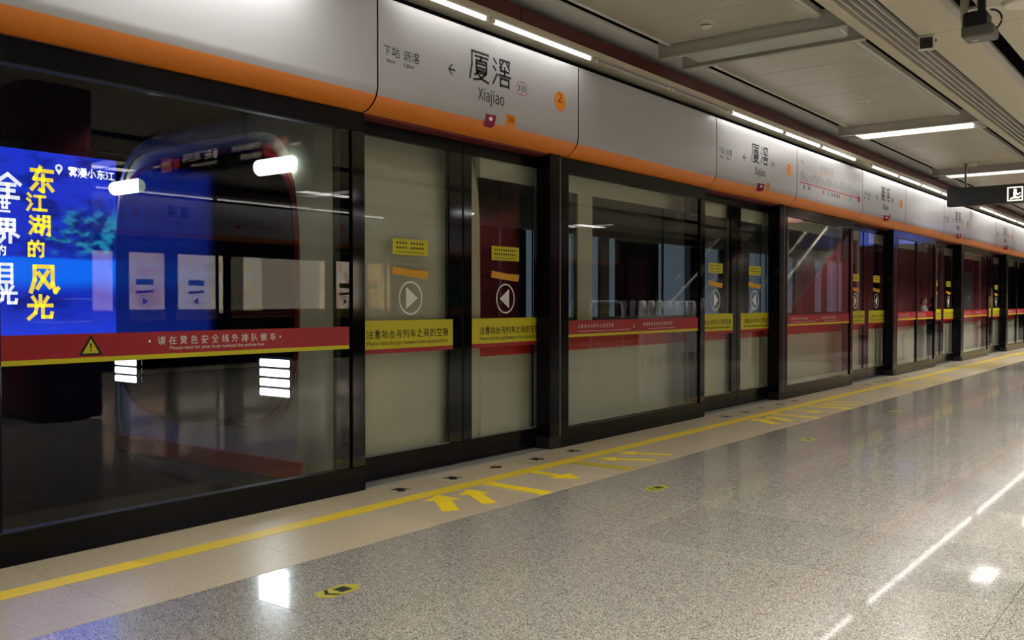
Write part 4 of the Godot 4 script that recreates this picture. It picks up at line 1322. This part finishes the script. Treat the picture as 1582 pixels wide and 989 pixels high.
# ---------------------------------------------------------------- the middle of the platform (outside the frame, seen in the glass)
func build_core() -> void:
	for i in 3:
		var z: float = [-4.75, -13.1, -58.0][i]
		var t := structure("column", "square burgundy clad platform column, %s" % ["beside the camera", "before the stairs", "beyond the stairs"][i])
		t.position = Vector3(1.2, 0, z)
		t.name = "wall_column" if i == 0 else "wall_column_%03d" % i
		for y in 3:
			part("cladding_panel", boxed(Vector3(-0.45, 0.1 + y * 1.15, -0.34), Vector3(0.45, 1.245 + y * 1.15, 0.34), 0.008), M.burgundy, t)
		part("plinth", boxed(Vector3(-0.42, 0, -0.31), Vector3(0.42, 0.105, 0.31)), M.dark_plastic, t)
	var cb := thing("red_cabinet", "dark red cabinet with a white V mark at the foot of the column, seen mirrored", "cabinet", Vector3(0.62, 0, -4.7))
	part("body", boxed(Vector3(-0.12, 0.02, -0.36), Vector3(0.12, 1.02, 0.36), 0.02), M.cabinet_red, cb)
	part("door", boxed(Vector3(-0.135, 0.08, -0.33), Vector3(-0.119, 0.96, 0.33), 0.006), M.cabinet_red, cb)
	var st := begin()
	var l := Vector3(-0.136, 0.34, 0)
	slab(st, PackedVector2Array([Vector2(-0.10, 0.07), Vector2(-0.055, 0.07), Vector2(0, -0.005), Vector2(0.055, 0.07), Vector2(0.10, 0.07), Vector2(0.03, -0.05), Vector2(-0.03, -0.05)]), l, Vector3(0, 0, 1), U, -0.001)
	slab(st, rect2(-0.09, -0.10, 0.09, -0.085), l, Vector3(0, 0, 1), U, -0.001)
	ring(st, Vector3(-0.1365, 0.86, 0.0), Vector3(0, 0, 1), U, 0.02, 0.035, 20)
	part("white_mark", st, M.white_print, cb)
	# stored queue barriers
	for i in 8:
		var b := thing("crowd_barrier", "stainless queue barrier in the stored row by the column, %s from the column" % ORD[i].replace("nearest", "first"), "barrier", Vector3(0.2, 0, -14.5) if i == 0 else Vector3(0.25, 0, -15.55 - i * 0.34), PI / 2 if i == 0 else 0.96, "stored queue barriers")
		st = begin()
		var pts := [Vector3(-0.55, 0.0, 0), Vector3(-0.55, 1.05, 0)]
		for j in 7:
			var a := PI / 2 * j / 6.0
			pts.append(Vector3(-0.40 - 0.15 * cos(a), 1.08 + 0.15 * sin(a), 0))
		for j in 7:
			var a := PI / 2 * j / 6.0
			pts.append(Vector3(0.40 + 0.15 * sin(a), 1.08 + 0.15 * cos(a), 0))
		pts.append(Vector3(0.55, 0.0, 0))
		tube(st, pts, 0.022, 10)
		part("hoop", st, M.barrier_steel, b)
		for j in 5:
			st = begin()
			tube(st, [Vector3(-0.36 + j * 0.18, 0.18, 0), Vector3(-0.36 + j * 0.18, 1.23, 0)], 0.009, 6)
			part("bar", st, M.barrier_steel, b)
		st = begin()
		tube(st, [Vector3(-0.55, 0.18, 0), Vector3(0.55, 0.18, 0)], 0.014, 8)
		part("lower_rail", st, M.barrier_steel, b)
	# stairs rising away from the camera, with a burgundy side and a glass balustrade
	var sz := -18.2
	var s := structure("stairs", "stairs with burgundy side and glass balustrade rising to the concourse")
	s.name = "floor_stairs"
	for i in 20:
		part("step", boxed(Vector3(-1.2, 0.0, sz - 0.31 * (i + 1)), Vector3(1.0, 0.165 * (i + 1), sz - 0.31 * i), 0.004), M.granite_1, s)
	var rise := 0.165 / 0.31
	for x in [-1.26, 1.02]:
		st = begin()
		var ol := PackedVector2Array([Vector2(0, 0), Vector2(6.2, 0), Vector2(6.2, 6.2 * rise + 0.1), Vector2(0, 0.25)])
		slab(st, ol, Vector3(x, 0, sz), Vector3(0, 0, -1), U, 0.04)
		part("side_wall", st, M.burgundy_wall, s)
		st = begin()
		slab(st, PackedVector2Array([Vector2(0.1, 0.3), Vector2(5.6, 0.2 + 5.6 * rise), Vector2(5.6, 1.05 + 5.6 * rise), Vector2(0.1, 1.1)]), Vector3(x + 0.02, 0, sz), Vector3(0, 0, -1), U, 0.012)
		part("balustrade_glass", st, M.platform_glass, s)
		st = begin()
		tube(st, [Vector3(x + 0.02, 0.1, sz + 0.02), Vector3(x + 0.02, 1.02, sz + 0.02), Vector3(x + 0.02, 1.07, sz - 0.05), Vector3(x + 0.02, 0.97 + 5.7 * rise, sz - 5.7)], 0.028, 10)
		part("handrail", st, M.plastic_white, s)
	var w := structure("wall_core", "burgundy panelled wall of the rooms beyond the stairs")
	for i in 20:
		var za := -29.0 - i * 1.25
		for y in 3:
			part("wall_panel", boxed(Vector3(0.8, 0.1 + 1.13 * y, za - 1.243), Vector3(1.0, 1.225 + 1.13 * y, za), 0.006), M.burgundy_wall, w)
	part("core_body", boxed(Vector3(0.81, 0.0, -54.0), Vector3(2.6, 3.44, -29.05)), M.burgundy, w)
	var d := structure("door_1", "grey steel door in the burgundy wall")
	part("leaf", boxed(Vector3(0.755, 0.02, -47.7), Vector3(0.798, 2.65, -46.0), 0.006), M.door_grey, d)
	part("handle", boxed(Vector3(0.715, 1.0, -46.3), Vector3(0.755, 1.05, -46.15), 0.01), M.steel, d)
	part("plate", boxed(Vector3(0.749, 1.35, -47.0), Vector3(0.756, 1.55, -46.75)), M.white_print, d)
	for i in 2:
		var b := thing("bench", "grey metal bench against the burgundy wall, %s, seen mirrored" % ["nearer one", "farther one"][i], "bench", Vector3(0.5, 0, -37.4 - i * 2.0), 0, "benches by the burgundy wall")
		part("seat", boxed(Vector3(-0.22, 0.41, -0.85), Vector3(0.22, 0.45, 0.85), 0.01), M.steel, b)
		part("back", boxed(Vector3(0.2, 0.5, -0.85), Vector3(0.23, 0.85, 0.85), 0.01), M.steel, b)
		for z in [-0.6, 0.6]:
			part("leg", boxed(Vector3(-0.2, 0, z - 0.03), Vector3(0.2, 0.412, z + 0.03), 0.005), M.dark_plastic, b)
			part("back_strut", boxed(Vector3(0.18, 0.44, z - 0.02), Vector3(0.22, 0.8, z + 0.02), 0.004), M.dark_plastic, b)

# ---------------------------------------------------------------- people
func capsule(p: Vector3, b: Array) -> float:
	var a: Vector3 = b[0]
	var d: Vector3 = b[1] - a
	var t := clampf((p - a).dot(d) / maxf(d.length_squared(), 1e-6), 0, 1)
	return p.distance_to(a + d * t) - lerpf(b[2], b[3], t)

func net(st: SurfaceTool, bones: Array, cell: float, k: float) -> void:
	# surface nets over the smooth union of tapered capsules
	var lo := Vector3.INF
	var hi := -Vector3.INF
	for b in bones:
		for j in 2:
			var r: Vector3 = Vector3.ONE * (b[2 + j] + cell * 2.0)
			lo = lo.min(b[j] - r)
			hi = hi.max(b[j] + r)
	var n := Vector3i(((hi - lo) / cell).ceil()) + Vector3i.ONE
	var f := PackedFloat32Array()
	f.resize(n.x * n.y * n.z)
	f.fill(1e3)
	var acc := PackedFloat32Array()
	acc.resize(f.size())
	acc.fill(0.0)
	for b in bones:
		var r: float = maxf(b[2], b[3]) + k * 3.0 + cell
		var i0 := Vector3i(((b[0].min(b[1]) - Vector3.ONE * r - lo) / cell).floor()).clamp(Vector3i.ZERO, n - Vector3i.ONE)
		var i1 := Vector3i(((b[0].max(b[1]) + Vector3.ONE * r - lo) / cell).ceil()).clamp(Vector3i.ZERO, n - Vector3i.ONE)
		for x in range(i0.x, i1.x + 1):
			for y in range(i0.y, i1.y + 1):
				for z in range(i0.z, i1.z + 1):
					var d := capsule(lo + Vector3(x, y, z) * cell, b)
					acc[(x * n.y + y) * n.z + z] += exp(-maxf(d, -0.4) / k)
	for i in f.size():
		if acc[i] > 1e-12: f[i] = -k * log(acc[i])
	var vert := {}
	var sx := n.y * n.z
	var sy := n.z
	for x in n.x - 1:
		for y in n.y - 1:
			for z in n.z - 1:
				var i := x * sx + y * sy + z
				var inside := 0
				for c in 8:
					if f[i + (c & 1) * sx + ((c >> 1) & 1) * sy + (c >> 2)] < 0.0: inside += 1
				if inside == 0 or inside == 8: continue
				var s := Vector3.ZERO
				var m := 0
				for c in 8:
					for ax in 3:
						if c & (1 << ax): continue
						var c2 := c | (1 << ax)
						var fa := f[i + (c & 1) * sx + ((c >> 1) & 1) * sy + (c >> 2)]
						var fb := f[i + (c2 & 1) * sx + ((c2 >> 1) & 1) * sy + (c2 >> 2)]
						if (fa < 0.0) == (fb < 0.0): continue
						var p := Vector3(c & 1, (c >> 1) & 1, c >> 2)
						p[ax] += fa / (fa - fb)
						s += p
						m += 1
				vert[i] = lo + (Vector3(x, y, z) + s / m) * cell
	st.set_smooth_group(0)
	for i in vert:
		var base: int = i
		for ax in 3:
			var step: int = [sx, sy, 1][ax]
			var u: int = [sy, 1, sx][ax]
			var v: int = [1, sx, sy][ax]
			if (f[base] < 0.0) == (f[base + step] < 0.0): continue
			if not (vert.has(base - u) and vert.has(base - v) and vert.has(base - u - v)): continue
			var q := [vert[base], vert[base - u], vert[base - u - v], vert[base - v]]
			if f[base] < 0.0: q.reverse()
			for j in [0, 2, 1, 0, 3, 2]: st.add_vertex(q[j])

func person(label: String, at: Vector3, turn: float, top: Color, bottom: Color, seated: bool) -> void:
	var t := thing("person", label, "person", at, turn)
	var hip := 0.92 if not seated else 0.565
	var body := []
	var V := func(x, y, z) -> Vector3: return Vector3(x, y + hip, z)
	# torso (facing +z)
	var torso := [[V.call(-0.09, 0, 0), V.call(0.09, 0, 0), 0.12, 0.12], [V.call(0, 0.05, 0), V.call(0, 0.30, 0.01), 0.135, 0.13], [V.call(-0.09, 0.38, 0.0), V.call(0.09, 0.38, 0.0), 0.105, 0.105], [V.call(-0.15, 0.47, 0), V.call(0.15, 0.47, 0), 0.06, 0.06]]
	var legs := []
	var arms := []
	var hands := []
	for s in [-1.0, 1.0]:
		if seated:
			legs.append([V.call(s * 0.10, 0.0, 0.0), V.call(s * 0.12, 0.02, 0.42), 0.085, 0.06])
			legs.append([V.call(s * 0.12, 0.02, 0.42), V.call(s * 0.12, -0.42, 0.44), 0.058, 0.04])
			legs.append([V.call(s * 0.12, -0.46, 0.42), V.call(s * 0.13, -0.47, 0.60), 0.038, 0.03])
			arms.append([V.call(s * 0.19, 0.45, 0), V.call(s * 0.23, 0.20, 0.06), 0.048, 0.04])
			arms.append([V.call(s * 0.23, 0.20, 0.06), V.call(s * 0.06, 0.20, 0.28), 0.038, 0.027])
			hands.append([V.call(s * 0.06, 0.20, 0.28), Vector3(-s * 0.3, 0.1, 0.9), s])
		else:
			legs.append([V.call(s * 0.09, -0.02, 0.0), V.call(s * 0.09, -0.45, 0.02), 0.088, 0.06])
			legs.append([V.call(s * 0.09, -0.45, 0.02), V.call(s * 0.09, -0.85, -0.02), 0.058, 0.038])
			legs.append([V.call(s * 0.09, -0.885, -0.03), V.call(s * 0.10, -0.89, 0.14), 0.035, 0.028])
			arms.append([V.call(s * 0.19, 0.46, 0), V.call(s * 0.24, 0.18, -0.02), 0.048, 0.04])
			arms.append([V.call(s * 0.24, 0.18, -0.02), V.call(s * 0.20, 0.06, 0.20), 0.038, 0.027])
			hands.append([V.call(s * 0.20, 0.06, 0.20), Vector3(-s * 0.2, -0.1, 0.9), s])
	var head := [[V.call(0, 0.50, 0), V.call(0, 0.60, 0.01), 0.055, 0.05], [V.call(0, 0.70, 0.015), V.call(0, 0.76, 0.0), 0.08, 0.095], [V.call(0, 0.63, 0.045), V.call(0, 0.66, 0.05), 0.045, 0.05], [V.call(0, 0.705, 0.10), V.call(0, 0.675, 0.115), 0.010, 0.014]]
	for s in [-1.0, 1.0]: head.append([V.call(s * 0.088, 0.70, -0.01), V.call(s * 0.092, 0.67, -0.005), 0.016, 0.012])
	body = torso + legs + arms + head
	var st := begin()
	net(st, body, 0.02, 0.014)
	for h in hands:
		var w: Vector3 = h[0]
		var d: Vector3 = h[1].normalized()
		var side := d.cross(Vector3.UP).normalized()
		var fb := [[w, w + d * 0.05, 0.024, 0.028]]
		for i in 4:
			var root := w + d * 0.06 + side * (i - 1.5) * 0.019
			var len: float = [0.062, 0.072, 0.068, 0.052][i]
			fb.append([root, root + d * len * 0.5, 0.0095, 0.009])
			fb.append([root + d * len * 0.5, root + d * len * 0.85 + Vector3.DOWN * len * 0.4, 0.009, 0.008])
		fb.append([w + d * 0.02 - side * h[2] * 0.025, w + d * 0.055 - side * h[2] * 0.05 + Vector3.DOWN * 0.02, 0.011, 0.009])
		net(st, fb, 0.006, 0.003)
	st.generate_normals()
	part("body", st, M.skin if M.has("skin") else mat("skin", Color(0.78, 0.58, 0.47), 0.6), t)
	var grow := func(bones: Array, r: float) -> Array:
		var o := []
		for b in bones: o.append([b[0], b[1], b[2] + r, b[3] + r])
		return o
	st = begin()
	net(st, grow.call(torso + [arms[0], arms[2]], 0.014), 0.02, 0.014)
	st.generate_normals()
	part("shirt", st, mat("shirt_%d" % M.size(), top, 0.8), t)
	st = begin()
	net(st, grow.call([torso[0], legs[0], legs[1], legs[3], legs[4]], 0.016), 0.02, 0.012)
	st.generate_normals()
	part("trousers", st, mat("trousers_%d" % M.size(), bottom, 0.85), t)
	st = begin()
	net(st, grow.call([legs[2], legs[5]], 0.008), 0.014, 0.008)
	st.generate_normals()
	part("shoes", st, M.dark_plastic, t)
	st = begin()
	net(st, [[V.call(0, 0.74, -0.02), V.call(0, 0.77, -0.012), 0.098, 0.102], [V.call(0, 0.66, -0.05), V.call(0, 0.72, -0.05), 0.07, 0.085]], 0.014, 0.014)
	st.generate_normals()
	part("hair", st, M.arrow_black, t)
	st = begin()
	for s in [-1.0, 1.0]:
		slab(st, disc(0.009, 10, 0.0, 0.6), V.call(s * 0.032, 0.715, 0.094), Vector3.RIGHT, Vector3.UP, 0.003)
	slab(st, disc(0.02, 12, 0.0, 0.25), V.call(0, 0.640, 0.094), Vector3.RIGHT, Vector3.UP, 0.003)
	part("eyes_and_mouth", st, M.brown_ink, t)

func build_people() -> void:
	person("standing person in a pale yellow top and dark trousers, seen mirrored", Vector3(-1.8, 0, -39.5), -PI / 2, Color(0.80, 0.72, 0.45), Color(0.04, 0.04, 0.06), false)
	person("seated person in black on the farther bench, seen mirrored", Vector3(0.42, 0, -39.0), -PI / 2, Color(0.06, 0.06, 0.07), Color(0.10, 0.10, 0.12), true)
	person("seated person in a white top on the nearer bench, seen mirrored", Vector3(0.42, 0, -37.6), -PI / 2, Color(0.80, 0.80, 0.78), Color(0.08, 0.08, 0.1), true)
